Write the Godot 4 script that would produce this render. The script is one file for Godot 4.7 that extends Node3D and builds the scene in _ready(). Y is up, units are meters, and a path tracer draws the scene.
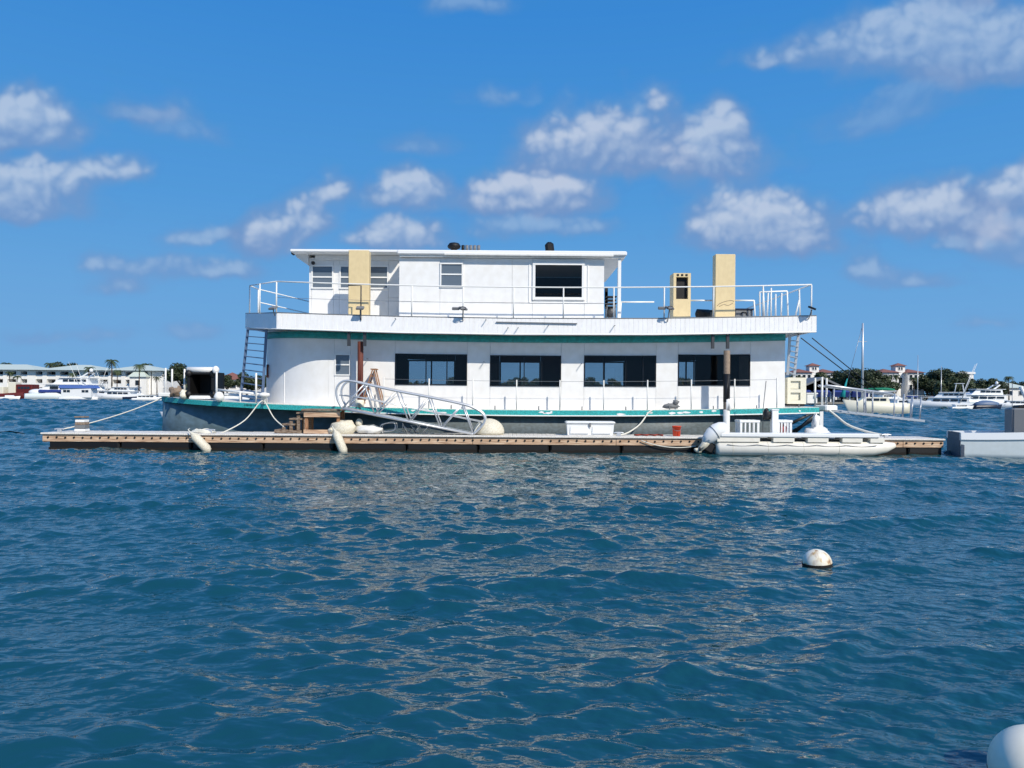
extends Node3D
# ------------------------------------------------------------------ camera constants and shared depths (metres)
const FOC := 740.0
const EYE := 1.9
const HOR := 11.4
const ROLL := 0.007
const DW := 27.2      # near cabin wall
const DF := 26.25     # edge of the upper deck
const DG := 26.5      # edge of the main deck
const DC := 29.9      # centre line of the houseboat
const DD := 24.75     # front of the dock
const DB := 26.3      # back of the dock
const DOCK_Y := 0.55
var sun_dir := Vector3(0.68, 1.0, 1.0).normalized()
var M := {}
var used := {}
var rng := RandomNumberGenerator.new()

# a point of the place from where it shows in the photograph and how far away it stands
func P(px: float, py: float, d: float) -> Vector3:
	var dx := px - 512.0
	var dy := py - 384.0
	return Vector3((dx + ROLL * dy) * d / FOC, EYE + (HOR - (dy - ROLL * dx)) * d / FOC, -d)

func sh(x: float) -> float:
	return 0.0017 * (x - 0.8) * (x - 0.8)
func shu(x: float) -> float:
	return sh(x) + 0.11 * maxf(0.0, -8.4 - x)

# ------------------------------------------------------------------ mesh helpers
func S() -> SurfaceTool:
	var st := SurfaceTool.new()
	st.begin(Mesh.PRIMITIVE_TRIANGLES)
	return st
func smooth(st: SurfaceTool, on: bool):
	st.set_smooth_group(0 if on else -1)
func tri(st, a, b, c):
	st.add_vertex(a); st.add_vertex(c); st.add_vertex(b)
func quad(st, a, b, c, d):
	tri(st, a, b, c); tri(st, a, c, d)
func box(st: SurfaceTool, c: Vector3, s: Vector3, b := Basis.IDENTITY, bev := 0.0):
	smooth(st, false)
	var h := s * 0.5
	if bev <= 0.0:
		var v := []
		for i in 8:
			v.append(c + b * Vector3(h.x * (1 if i & 1 else -1), h.y * (1 if i & 2 else -1), h.z * (1 if i & 4 else -1)))
		quad(st, v[4], v[5], v[7], v[6]); quad(st, v[1], v[0], v[2], v[3])
		quad(st, v[5], v[1], v[3], v[7]); quad(st, v[0], v[4], v[6], v[2])
		quad(st, v[6], v[7], v[3], v[2]); quad(st, v[0], v[1], v[5], v[4])
		return
	var e := minf(bev, minf(h.x, minf(h.y, h.z)) * 0.9)
	# rounded-rectangle loft along y
	var rings := []
	for k in [[-1.0, e], [-1.0 + e / h.y, 0.0], [1.0 - e / h.y, 0.0], [1.0, e]]:
		var ix: float = h.x - k[1]
		var iz: float = h.z - k[1]
		var y: float = h.y * k[0]
		var r := PackedVector3Array()
		for q in [[-ix, iz - e], [-ix + e, iz], [ix - e, iz], [ix, iz - e], [ix, -iz + e], [ix - e, -iz], [-ix + e, -iz], [-ix, -iz + e]]:
			r.append(c + b * Vector3(q[0], y, q[1]))
		rings.append(r)
	loft(st, rings, true, true, true)
func bar(st: SurfaceTool, a: Vector3, c: Vector3, w: float, h: float, up := Vector3.UP):
	var z := (c - a).normalized()
	if absf(z.dot(up)) > 0.98: up = Vector3.FORWARD
	var x := up.cross(z).normalized()
	box(st, (a + c) * 0.5, Vector3(w, h, a.distance_to(c)), Basis(x, z.cross(x), z))
# rings run counter-clockwise seen from the end they start at... outward faces for rings that turn right-handed about the path
func loft(st: SurfaceTool, rings: Array, closed := true, cap0 := false, cap1 := false, flip := false):
	var n: int = rings[0].size()
	for i in rings.size() - 1:
		for j in (n if closed else n - 1):
			var k := (j + 1) % n
			if flip: quad(st, rings[i][k], rings[i][j], rings[i + 1][j], rings[i + 1][k])
			else: quad(st, rings[i][j], rings[i][k], rings[i + 1][k], rings[i + 1][j])
	for e in [[cap0, 0, true], [cap1, rings.size() - 1, false]]:
		if not e[0]: continue
		var r = rings[e[1]]
		for j in range(1, n - 1):
			if e[2] != flip: tri(st, r[0], r[j + 1], r[j])
			else: tri(st, r[0], r[j], r[j + 1])
func tube(st: SurfaceTool, pts: Array, r, sides := 7, caps := true):
	smooth(st, true)
	var rings := []
	var up := Vector3.UP
	for i in pts.size():
		var d: Vector3 = (pts[mini(i + 1, pts.size() - 1)] - pts[maxi(i - 1, 0)]).normalized()
		if absf(d.dot(up)) > 0.95: up = Vector3.RIGHT if absf(d.x) < 0.8 else Vector3.BACK
		var x := up.cross(d).normalized()
		var y := d.cross(x)
		up = y
		var rad: float = r[i] if r is Array else r
		var ring := PackedVector3Array()
		for k in sides:
			var a := TAU * k / sides
			ring.append(pts[i] + (x * cos(a) + y * sin(a)) * rad)
		rings.append(ring)
	loft(st, rings, true, caps, caps)
func lathe(st: SurfaceTool, prof: Array, seg := 16, at := Vector3.ZERO, b := Basis.IDENTITY):
	smooth(st, true)
	var rings := []
	for p in prof:
		var ring := PackedVector3Array()
		for k in seg:
			var a := TAU * k / seg
			ring.append(at + b * Vector3(sin(a) * p[0], p[1], cos(a) * p[0]))
		rings.append(ring)
	loft(st, rings, true, true, true)
func sag(a: Vector3, c: Vector3, drop: float, n := 14) -> Array:
	var o := []
	for i in n + 1:
		var t := float(i) / n
		o.append(a.lerp(c, t) + Vector3.DOWN * drop * 4.0 * t * (1.0 - t))
	return o
func curve(ps: Array, per := 6) -> Array:
	var o := []
	for i in ps.size() - 1:
		var a = ps[maxi(i - 1, 0)]; var d = ps[mini(i + 2, ps.size() - 1)]
		for k in per:
			o.append(ps[i].cubic_interpolate(ps[i + 1], a, d, float(k) / per))
	o.append(ps[-1])
	return o

# ------------------------------------------------------------------ objects
func numbered(n: String) -> String:
	var k: int = used.get(n, 0)
	used[n] = k + 1
	return n if k == 0 else "%s_%03d" % [n, k]
func thing(called: String, label: String, category: String, at := Vector3.ZERO, group := "") -> Node3D:
	var o := Node3D.new()
	o.name = numbered(called)
	add_child(o)
	o.position = at
	meta(o, label, category, group)
	return o
func meta(o, label := "", category := "", group := "", kind := ""):
	if label: o.set_meta("label", label)
	if category: o.set_meta("category", category)
	if group: o.set_meta("group", group)
	if kind: o.set_meta("kind", kind)
# meshes are written in the place's own coordinates; a part is shifted back by its thing's base
func part(st: SurfaceTool, called: String, m: Material, parent: Node, kind := "", normals := true) -> MeshInstance3D:
	if normals: st.generate_normals()
	var mi := MeshInstance3D.new()
	mi.mesh = st.commit()
	mi.material_override = m
	return hang(mi, called, parent, kind)
func hang(mi: MeshInstance3D, called: String, parent: Node, kind := "") -> MeshInstance3D:
	if parent == self:
		mi.name = numbered(called)
		add_child(mi)
	else:
		mi.name = called
		parent.add_child(mi, true)
		if parent.get_parent() == self and not (parent is MeshInstance3D): mi.position = -parent.position
	if kind: mi.set_meta("kind", kind)
	return mi
func copy(o: Node3D, label: String, at: Vector3, turn: float, sc := Vector3.ONE) -> Node3D:
	var c: Node3D = o.duplicate()
	c.name = numbered(str(o.name).rstrip("0123456789").trim_suffix("_"))
	add_child(c)
	c.position = at
	c.rotation.y = turn
	c.scale = sc
	c.set_meta("label", label)
	return c

# ------------------------------------------------------------------ textures and materials
func noise_tex(freq: float, lo: float, hi: float, sd: int, size := 512, oct := 5, tint := Color.WHITE, contrast := 1.0) -> ImageTexture:
	var n := FastNoiseLite.new()
	n.seed = sd; n.frequency = freq; n.fractal_octaves = oct
	var im := n.get_seamless_image(size, size)
	im.convert(Image.FORMAT_RGB8)
	for y in size:
		for x in size:
			var v := clampf((im.get_pixel(x, y).r - 0.5) * contrast + 0.5, 0.0, 1.0)
			im.set_pixel(x, y, Color(1, 1, 1).lerp(tint, 1.0 - v) * lerpf(lo, hi, v))
	return ImageTexture.create_from_image(im)
func mat(c: Color, rough := 0.6, metal := 0.0, tex: Texture2D = null, scale := Vector3.ONE, spec := 0.5) -> StandardMaterial3D:
	var m := StandardMaterial3D.new()
	m.albedo_color = c
	m.roughness = rough
	m.metallic = metal
	m.metallic_specular = spec
	if tex:
		m.albedo_texture = tex
		m.uv1_triplanar = true
		m.uv1_world_triplanar = true
		m.uv1_scale = scale
	return m
func glass(c: Color, a: float) -> StandardMaterial3D:
	var m := mat(c, 0.03)
	m.transparency = BaseMaterial3D.TRANSPARENCY_ALPHA
	m.albedo_color.a = a
	return m
func ramp(im: Image, stops: Array, contrast: float) -> ImageTexture:
	var g := Gradient.new()
	g.offsets = PackedFloat32Array([]); g.colors = PackedColorArray([])
	for s in stops: g.add_point(s[0], s[1])
	im.convert(Image.FORMAT_RGB8)
	for y in im.get_height():
		for x in im.get_width():
			im.set_pixel(x, y, g.sample(clampf((im.get_pixel(x, y).r - 0.5) * contrast + 0.5, 0, 1)))
	return ImageTexture.create_from_image(im)
func make_materials():
	var grime := noise_tex(0.012, 0.975, 1.0, 3, 512, 6, Color(0.99, 0.985, 0.975), 1.4)
	var blot := noise_tex(0.02, 0.86, 1.0, 5, 512, 6, Color(0.96, 0.94, 0.90), 1.6)
	var fine := noise_tex(0.04, 0.80, 1.0, 9, 512, 5, Color(0.94, 0.92, 0.9), 1.7)
	var wl := Color(0.935, 0.935, 0.93)
	M.white = mat(wl, 0.5, 0, grime, Vector3(0.35, 0.3, 0.35))
	M.white2 = mat(Color(0.90, 0.90, 0.89), 0.45, 0, grime, Vector3(0.9, 0.2, 0.9))
	M.fascia = mat(Color(0.965, 0.965, 0.965), 0.45, 0, grime, Vector3(0.8, 0.35, 0.8))
	M.trim = mat(Color(0.93, 0.93, 0.92), 0.4)
	M.rail = mat(Color(0.92, 0.92, 0.90), 0.35)
	M.wire = mat(Color(0.55, 0.57, 0.6), 0.4, 0.6)
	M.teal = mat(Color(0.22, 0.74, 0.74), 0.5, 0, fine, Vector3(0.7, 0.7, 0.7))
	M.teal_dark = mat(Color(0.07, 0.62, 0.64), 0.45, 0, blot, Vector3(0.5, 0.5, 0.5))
	M.hull_grey = mat(Color(0.37, 0.42, 0.44), 0.55, 0, blot, Vector3(0.5, 0.9, 0.5))
	M.hull = mat(Color(0.40, 0.485, 0.525), 0.5, 0, blot, Vector3(0.22, 0.35, 0.22))
	M.yellow = mat(Color(0.90, 0.815, 0.63), 0.5, 0, grime, Vector3(0.8, 0.5, 0.8))
	M.black = mat(Color(0.035, 0.035, 0.04), 0.6)
	M.dark = mat(Color(0.08, 0.085, 0.10), 0.5)
	M.frame = mat(Color(0.10, 0.11, 0.13), 0.35, 0.4)
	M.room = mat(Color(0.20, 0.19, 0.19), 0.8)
	M.glass = glass(Color(0.02, 0.03, 0.05), 0.25)
	M.glass.metallic_specular = 0.3
	M.glass_clear = glass(Color(0.1, 0.12, 0.14), 0.1)
	M.glass_grey = glass(Color(0.44, 0.49, 0.54), 0.72)
	M.grey = mat(Color(0.45, 0.46, 0.47), 0.5)
	M.steel = mat(Color(0.30, 0.31, 0.33), 0.45, 0.3, fine, Vector3(1.5, 1.5, 1.5))
	M.alu = mat(Color(0.80, 0.81, 0.82), 0.38, 0.55)
	M.blue_paint = mat(Color(0.36, 0.44, 0.55), 0.5)
	M.rust = mat(Color(0.46, 0.24, 0.19), 0.7, 0, fine, Vector3(1.2, 0.5, 1.2))
	M.rope = mat(Color(0.86, 0.85, 0.80), 0.9)
	M.rope_red = mat(Color(0.55, 0.22, 0.16), 0.9)
	M.fender = mat(Color(0.92, 0.90, 0.83), 0.55, 0, blot, Vector3(2, 2, 2))
	M.fender_smooth = mat(Color(0.95, 0.92, 0.84), 0.5, 0, grime, Vector3(2, 2, 2))
	M.tube = mat(Color(0.93, 0.915, 0.87), 0.5, 0, grime, Vector3(0.4, 1.2, 0.4))
	M.cream = mat(Color(0.91, 0.895, 0.82), 0.5, 0, grime, Vector3(1, 1, 1))
	M.orange = mat(Color(0.86, 0.26, 0.10), 0.4)
	M.red = mat(Color(0.70, 0.09, 0.08), 0.5)
	M.gel = mat(Color(0.92, 0.925, 0.92), 0.25)
	M.gel_blue = mat(Color(0.89, 0.925, 0.925), 0.3, 0, grime, Vector3(0.6, 0.6, 0.6))
	M.navy = mat(Color(0.10, 0.14, 0.22), 0.4)
	M.slate = mat(Color(0.33, 0.38, 0.45), 0.5, 0, blot, Vector3(1, 1, 1))
	M.canvas_blue = mat(Color(0.16, 0.24, 0.50), 0.8)
	M.canvas_green = mat(Color(0.05, 0.48, 0.36), 0.8)
	M.canvas_teal = mat(Color(0.05, 0.58, 0.58), 0.8)
	M.roof_blue = mat(Color(0.30, 0.42, 0.68), 0.6)
	M.roof_green = mat(Color(0.75, 0.79, 0.75), 0.6)
	M.roof_red = mat(Color(0.60, 0.40, 0.35), 0.8, 0, fine, Vector3(0.2, 0.2, 0.2))
	M.stucco = mat(Color(0.95, 0.945, 0.93), 0.8, 0, grime, Vector3(0.1, 0.1, 0.1))
	M.far_glass = mat(Color(0.14, 0.18, 0.22), 0.1)
	M.tug = mat(Color(0.40, 0.10, 0.09), 0.6, 0, blot, Vector3(0.3, 0.3, 0.3))
	M.bark = mat(Color(0.34, 0.27, 0.21), 0.9, 0, fine, Vector3(0.6, 0.2, 0.6))
	M.leaf = leafy(Color(0.215, 0.265, 0.16))
	M.leaf2 = leafy(Color(0.24, 0.29, 0.17))
	M.palm = leafy(Color(0.28, 0.33, 0.19))
	M.earth = mat(Color(0.45, 0.43, 0.36), 0.9, 0, fine, Vector3(0.05, 0.05, 0.05))
	M.seawall = mat(Color(0.58, 0.57, 0.54), 0.9, 0, blot, Vector3(0.2, 0.4, 0.2))
	var wn := FastNoiseLite.new()
	wn.seed = 21; wn.frequency = 0.02; wn.fractal_octaves = 5
	var wood := ramp(wn.get_seamless_image(512, 512), [[0.0, Color(0.55, 0.43, 0.34)], [0.3, Color(0.72, 0.59, 0.48)], [0.7, Color(0.82, 0.70, 0.58)], [1.0, Color(0.88, 0.79, 0.69)]], 1.5)
	M.wood = mat(Color(1, 1, 1), 0.8, 0, wood, Vector3(0.12, 3.0, 3.0))
	M.wood_v = mat(Color(0.80, 0.70, 0.62), 0.8, 0, wood, Vector3(2.6, 0.3, 2.6))
	M.wood_grey = mat(Color(0.66, 0.68, 0.70), 0.85, 0, wood, Vector3(0.5, 2.0, 2.0))
	M.decking = mat(Color(0.93, 0.92, 0.90), 0.8, 0, blot, Vector3(2.2, 2.0, 0.4))
	M.stained = mat(Color(0.62, 0.55, 0.48), 0.8, 0, fine, Vector3(1.5, 0.4, 1.5))
	var bn := FastNoiseLite.new()
	bn.seed = 8; bn.frequency = 0.016; bn.fractal_octaves = 5
	var stain := ramp(bn.get_seamless_image(512, 512), [[0.0, Color(0.52, 0.30, 0.12)], [0.12, Color(0.74, 0.60, 0.38)], [0.30, Color(0.88, 0.85, 0.76)], [1.0, Color(0.93, 0.92, 0.88)]], 1.5)
	M.buoy = mat(Color(1, 1, 1), 0.5, 0, stain, Vector3(1.3, 0.8, 1.3))
	M.weed = mat(Color(0.09, 0.07, 0.045), 0.9, 0, fine, Vector3(8, 8, 8))
	# water
	var rn := FastNoiseLite.new()
	rn.seed = 4; rn.frequency = 0.017; rn.fractal_octaves = 3; rn.fractal_gain = 0.38
	var rip := rn.get_seamless_image(1024, 1024)
	rip.convert(Image.FORMAT_RGBA8)
	rip.bump_map_to_normal_map(14.0)
	M.water = mat(Color(0.06, 0.25, 0.285), 0.03, 0.0, null, Vector3.ONE, 0.84)
	M.water.normal_enabled = true
	M.water.normal_texture = ImageTexture.create_from_image(rip)
	M.water.normal_scale = 0.6
	M.water.uv1_triplanar = true
	M.water.uv1_world_triplanar = true
	M.water.uv1_scale = Vector3(0.22, 0.22, 0.42)
func leafy(c: Color) -> StandardMaterial3D:
	var m := mat(c, 0.6)
	m.vertex_color_use_as_albedo = true
	m.backlight_enabled = true
	m.backlight = Color(0.25, 0.3, 0.1)
	m.cull_mode = BaseMaterial3D.CULL_DISABLED
	return m

# ------------------------------------------------------------------ sky
var cn := FastNoiseLite.new()
func cloud_field(x: float, y: float, blobs: Array, sd: float) -> Vector2:
	# x: soft body, y: heaped tops
	var f := 0.0
	var v := 0.0
	var wx := x + 9.0 * cn.get_noise_3d(x * 1.3, y * 1.3, sd + 300.0)
	var wy := y + 7.0 * cn.get_noise_3d(x * 1.3 + 70.0, y * 1.3, sd + 300.0)
	for b in blobs:
		var dx: float = (wx - b[0]) / b[2]
		var dy: float = (wy - b[1]) / (b[3] if wy > b[1] else b[3] * 0.6)
		var q := dx * dx + dy * dy
		if q < 7.0: v = 1.0 - (1.0 - v) * (1.0 - clampf(exp(-q * 0.62) * b[4], 0.0, 0.97))
		if q < 7.0: f = 1.0 - (1.0 - f) * (1.0 - clampf(exp(-q * 0.80) * b[4], 0.0, 0.97))
	if v < 0.05: return Vector2.ZERO
	var n := cn.get_noise_3d(x, y, sd)
	var bil := absf(bn.get_noise_3d(x, y * 1.15, sd)) + 0.5 * absf(bn.get_noise_3d(x * 2.1, y * 2.3, sd + 9.0)) + 0.16 * absf(bn.get_noise_3d(x * 4.3, y * 4.6, sd + 21.0))
	return Vector2(v + 0.30 * n, f + 0.16 * n + 0.36 * (bil - 0.40))
var bn := FastNoiseLite.new()
func sky_col(el: float) -> Color:
	var stops := [[-4.0, Color(0.46, 0.66, 0.85)], [0.0, Color(0.46, 0.665, 0.855)], [4.0, Color(0.44, 0.66, 0.865)], [8.0, Color(0.405, 0.645, 0.865)], [14.0, Color(0.33, 0.605, 0.855)], [27.0, Color(0.235, 0.537, 0.832)], [50.0, Color(0.20, 0.49, 0.80)], [90.0, Color(0.165, 0.44, 0.76)]]
	for i in stops.size() - 1:
		if el <= stops[i + 1][0]:
			return stops[i][1].lerp(stops[i + 1][1], clampf((el - stops[i][0]) / (stops[i + 1][0] - stops[i][0]), 0, 1))
	return stops[-1][1]
# one cloud: its blobs lie on the plane that touches the sky at azimuth az, in pixels of 1/740
func put_cloud(im: Image, az: float, blobs: Array, sd: float, strength: float):
	var W := im.get_width()
	var H := im.get_height()
	var lo := Vector2(1e9, 1e9); var hi := -lo
	var cy := 0.0; var ch := 0.0
	for b in blobs:
		cy += b[1] / blobs.size(); ch = maxf(ch, b[3])
	for b in blobs:
		lo = lo.min(Vector2(b[0] - 2.6 * b[2], b[1] - 2 * b[3])); hi = hi.max(Vector2(b[0] + 2.6 * b[2], b[1] + 2.6 * b[3]))
	var a0 := atan(lo.x / FOC); var a1 := atan(hi.x / FOC)
	var far := sqrt(FOC * FOC + pow(maxf(absf(lo.x), absf(hi.x)), 2.0))
	var e0 := maxf(0.002, atan(lo.y / FOC if lo.y < 0 else lo.y / far)); var e1 := atan(hi.y / FOC)
	for v in range(maxi(0, int((0.5 - e1 / PI) * H)), mini(int(H * 0.5), int((0.5 - e0 / PI) * H) + 1)):
		var el := (0.5 - (v + 0.5) / H) * PI
		for u in range(int((a0 / TAU) * W), int((a1 / TAU) * W) + 1):
			var a := (u + 0.5) / W * TAU
			var x := FOC * tan(a)
			var y := FOC * tan(el) / cos(a)
			var f := cloud_field(x, y, blobs, sd)
			if f.x < 0.10: continue
			var veil := smoothstep(0.16, 0.72, f.x) * 0.80
			var g := cloud_field(x - 6.0, y + 9.0, blobs, sd)
			var high := clampf((y - cy) / ch, -1.0, 1.0)
			var puff := smoothstep(0.42, 1.0, f.y + 0.10 * high)
			var lit := clampf(0.46 + (f.y - g.y) * 1.3 + 0.30 * high, 0.0, 1.0) * clampf((strength - 0.30) / 0.5, 0.12, 1.0)
			var c := Color(0.465, 0.59, 0.78).lerp(Color(0.52, 0.62, 0.79).lerp(Color(0.79, 0.815, 0.885), lit), puff)
			var al := clampf(veil + 0.45 * puff, 0.0, 0.95) * strength
			var uu := posmod(int(u + az / TAU * W), W)
			im.set_pixel(uu, v, im.get_pixel(uu, v).lerp(c, al))
func make_sky() -> Sky:
	var W := 4096
	var H := 2048
	var im := Image.create(W, H, false, Image.FORMAT_RGB8)
	for v in H:
		im.fill_rect(Rect2i(0, v, W, 1), sky_col((0.5 - (v + 0.5) / H) * 180.0))
	bn.seed = 40; bn.frequency = 0.027; bn.fractal_type = FastNoiseLite.FRACTAL_NONE
	cn.seed = 12; cn.frequency = 0.017; cn.fractal_octaves = 4; cn.fractal_gain = 0.5
	# the clouds in view: [x, y, half width, half height, density] in photograph pixels
	var seen := [
		[[[600, 140, 52, 34, 1.0], [565, 150, 36, 20, 0.75], [650, 152, 34, 22, 0.7], [655, 100, 20, 16, 0.6]], 0.9],
		[[[712, 140, 34, 36, 0.95], [680, 160, 50, 22, 0.7], [725, 120, 14, 20, 0.7]], 0.85],
		[[[505, 190, 30, 18, 0.95], [555, 192, 30, 17, 0.95], [530, 205, 50, 16, 0.7]], 0.92],
		[[[520, 228, 60, 14, 0.55], [585, 226, 28, 10, 0.5]], 0.6],
		[[[745, 215, 46, 30, 1.0], [790, 225, 34, 22, 0.85], [715, 232, 26, 12, 0.7]], 0.88],
		[[[915, 207, 34, 20, 1.0], [950, 200, 26, 24, 0.9], [870, 215, 36, 18, 0.55], [985, 230, 50, 22, 0.6]], 0.88],
		[[[1008, 188, 30, 18, 0.9], [1040, 175, 26, 22, 0.9]], 0.85],
		[[[770, 60, 42, 14, 0.75], [850, 45, 56, 24, 0.75], [930, 20, 60, 34, 0.9], [960, 50, 60, 26, 0.95], [1030, 45, 40, 28, 0.95]], 0.75],
		[[[22, 118, 36, 24, 0.95], [-10, 130, 40, 24, 0.9]], 0.8],
		[[[20, 180, 36, 22, 0.9], [75, 178, 50, 16, 0.65], [125, 170, 30, 18, 0.5], [-5, 205, 50, 18, 0.9], [30, 215, 26, 12, 0.8]], 0.8],
		[[[268, 235, 26, 20, 0.95], [310, 225, 26, 16, 0.8], [330, 195, 20, 18, 0.7], [300, 205, 20, 10, 0.5]], 0.85],
		[[[410, 188, 26, 20, 0.95], [385, 200, 24, 12, 0.6]], 0.85],
		[[[400, 232, 30, 18, 0.9], [365, 240, 30, 12, 0.6]], 0.85],
		[[[200, 240, 40, 12, 0.55], [150, 270, 40, 12, 0.5], [225, 272, 40, 12, 0.6], [120, 290, 34, 12, 0.5], [95, 268, 20, 10, 0.45]], 0.62],
		[[[415, 148, 34, 14, 0.5], [500, 100, 40, 14, 0.42], [140, 118, 42, 12, 0.6]], 0.5],
		[[[460, 5, 40, 14, 0.75]], 0.55],
		[[[865, 270, 24, 16, 0.65], [915, 280, 36, 12, 0.6], [960, 240, 26, 12, 0.6]], 0.6],
		[[[190, 335, 26, 10, 0.5], [95, 340, 34, 8, 0.42], [40, 345, 30, 8, 0.4], [985, 318, 40, 8, 0.35]], 0.4],
	]
	var k := 0
	for c in seen:
		var bl := []
		for b in c[0]:
			bl.append([b[0] - 512.0, 395.4 - b[1], b[2], b[3], minf(0.95, b[4] * (1.55 if c[1] < 0.65 else 1.0))])
			if b[4] > 0.8: bl.append([b[0] - 512.0 + 4.0, 395.4 - b[1] - b[3] * 0.75, b[2] * 1.45, b[3] * 0.85, 0.62])
		put_cloud(im, 0.0, bl, k * 37.0, c[1])
		k += 1
	# the same weather goes on all round
	rng.seed = 77
	for s in 7:
		var az := (s + 1) * TAU / 8.0
		for j in 11:
			var bl := []
			var x := rng.randf_range(-300, 300)
			var y := rng.randf_range(40, 390)
			for q in rng.randi_range(2, 4):
				bl.append([x + rng.randf_range(-50, 50), y + rng.randf_range(-14, 14), rng.randf_range(26, 52), rng.randf_range(14, 30), rng.randf_range(0.6, 1.0)])
			put_cloud(im, az, bl, 900.0 + s * 131.0 + j * 17.0, rng.randf_range(0.45, 0.9))
	var pm := PanoramaSkyMaterial.new()
	pm.panorama = ImageTexture.create_from_image(im)
	var sky := Sky.new()
	sky.sky_material = pm
	return sky

# ------------------------------------------------------------------ water
var wk := []
func wave_setup():
	rng.seed = 5
	var n := 42
	for i in n:
		var lam := 0.14 * pow(3.0 / 0.14, float(i) / (n - 1)) * rng.randf_range(0.93, 1.07)
		var ang := deg_to_rad(80.0 + rng.randf_range(-1, 1) * (52.0 - 22.0 * i / n))
		var k := TAU / lam
		# steepness of each train of waves: most in the half-metre chop
		var slope := 0.038 + 0.028 * exp(-pow(log(lam / 0.36) / 0.6, 2.0))
		if lam > 1.0: slope *= 0.55
		wk.append([k * cos(ang), k * sin(ang), rng.randf() * TAU, slope / k, lam])
	var va := 0.0
	for w in wk:
		if w[4] > 0.3: va += w[3] * w[3] * 0.5
	sigma = sqrt(va)
func wave_h(x: float, z: float) -> float:
	var h := 0.0
	var l := 0.0
	for w in wk:
		if w[4] > 0.3: l += w[3] * sin(w[0] * x + w[1] * z + w[2])
		else: h += w[3] * sin(w[0] * x + w[1] * z + w[2])
	return crest(l) + h
# long waves: narrow crests over wide flat troughs
var sigma := 0.03
func crest(l: float) -> float:
	return sigma / 0.42 * (exp(0.42 * clampf(l / sigma, -3.0, 2.6)) - 1.09)
func wave_patch(st_v: PackedVector3Array, st_i: PackedInt32Array, x0: float, x1: float, z0: float, z1: float, c: float, cz: float, least: float, gain: float):
	var KX := PackedFloat32Array(); var KZ := PackedFloat32Array(); var PH := PackedFloat32Array(); var AM := PackedFloat32Array(); var LG := PackedByteArray()
	for w in wk:
		if w[4] >= least:
			KX.append(w[0]); KZ.append(w[1]); PH.append(w[2]); AM.append(w[3]); LG.append(1 if w[4] > 0.3 else 0)
	var nx := int(ceil((x1 - x0) / c)); var nz := int(ceil((z0 - z1) / cz))
	var base := st_v.size()
	var m := KX.size()
	# gusts: patches where the short waves stand higher or lower
	var gn := FastNoiseLite.new()
	gn.seed = 31; gn.frequency = 0.16; gn.fractal_octaves = 3
	for j in nz + 1:
		var z := z0 + (z1 - z0) * j / nz
		for i in nx + 1:
			var x := x0 + (x1 - x0) * i / nx
			var h := 0.0
			var l := 0.0
			for q in m:
				if LG[q]: l += AM[q] * sin(KX[q] * x + KZ[q] * z + PH[q])
				else: h += AM[q] * sin(KX[q] * x + KZ[q] * z + PH[q])
			h += sigma / 0.42 * (exp(0.42 * clampf(l / sigma, -3.0, 2.6)) - 1.09)
			h *= gain + 0.45 * gn.get_noise_2d(x, z)
			st_v.append(Vector3(x, h, z))
	for j in nz:
		for i in nx:
			var a := base + j * (nx + 1) + i
			st_i.append_array([a, a + nx + 1, a + 1, a + 1, a + nx + 1, a + nx + 2])
	return [st_v, st_i]
func make_water():
	wave_setup()
	var v := PackedVector3Array(); var ix := PackedInt32Array()
	for p in [[-13.0, 13.0, -1.5, -12.3, 0.032, 0.032, 0.0, 1.0], [-34.0, 34.0, -12.0, -34.5, 0.095, 0.09, 0.22, 1.0], [-125.0, 125.0, -34.0, -125.0, 0.42, 0.30, 0.8, 3.4], [-175.0, 175.0, -124.7, -235.0, 0.9, 0.6, 1.5, 5.0]]:
		var r = wave_patch(v, ix, p[0], p[1], p[2], p[3], p[4], p[5], p[6], p[7])
		v = r[0]; ix = r[1]
	# open water all round
	for r in [[-3000.0, 3000.0, -234.5, -1500.0], [-3000.0, -174.0, -124.0, -235.0], [174.0, 3000.0, -124.0, -235.0], [-3000.0, -124.0, 400.0, -124.5], [124.0, 3000.0, 400.0, -124.5], [-124.0, -33.5, 400.0, -34.5], [33.5, 124.0, 400.0, -34.5], [-33.5, -12.8, 400.0, -12.4], [12.8, 33.5, 400.0, -12.4], [-12.8, 12.8, 400.0, -1.7]]:
		var b := v.size()
		for q in [[r[0], r[2]], [r[1], r[2]], [r[0], r[3]], [r[1], r[3]]]: v.append(Vector3(q[0], -0.01, q[1]))
		ix.append_array([b, b + 2, b + 1, b + 1, b + 2, b + 3])
	for i in range(0, ix.size(), 3):
		var t := ix[i + 1]; ix[i + 1] = ix[i + 2]; ix[i + 2] = t
	var arr := []
	arr.resize(Mesh.ARRAY_MAX)
	arr[Mesh.ARRAY_VERTEX] = v
	arr[Mesh.ARRAY_INDEX] = ix
	var am := ArrayMesh.new()
	am.add_surface_from_arrays(Mesh.PRIMITIVE_TRIANGLES, arr)
	var st := SurfaceTool.new()
	st.create_from(am, 0)
	st.generate_normals()
	part(st, "water", M.water, self, "structure", false)

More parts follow.
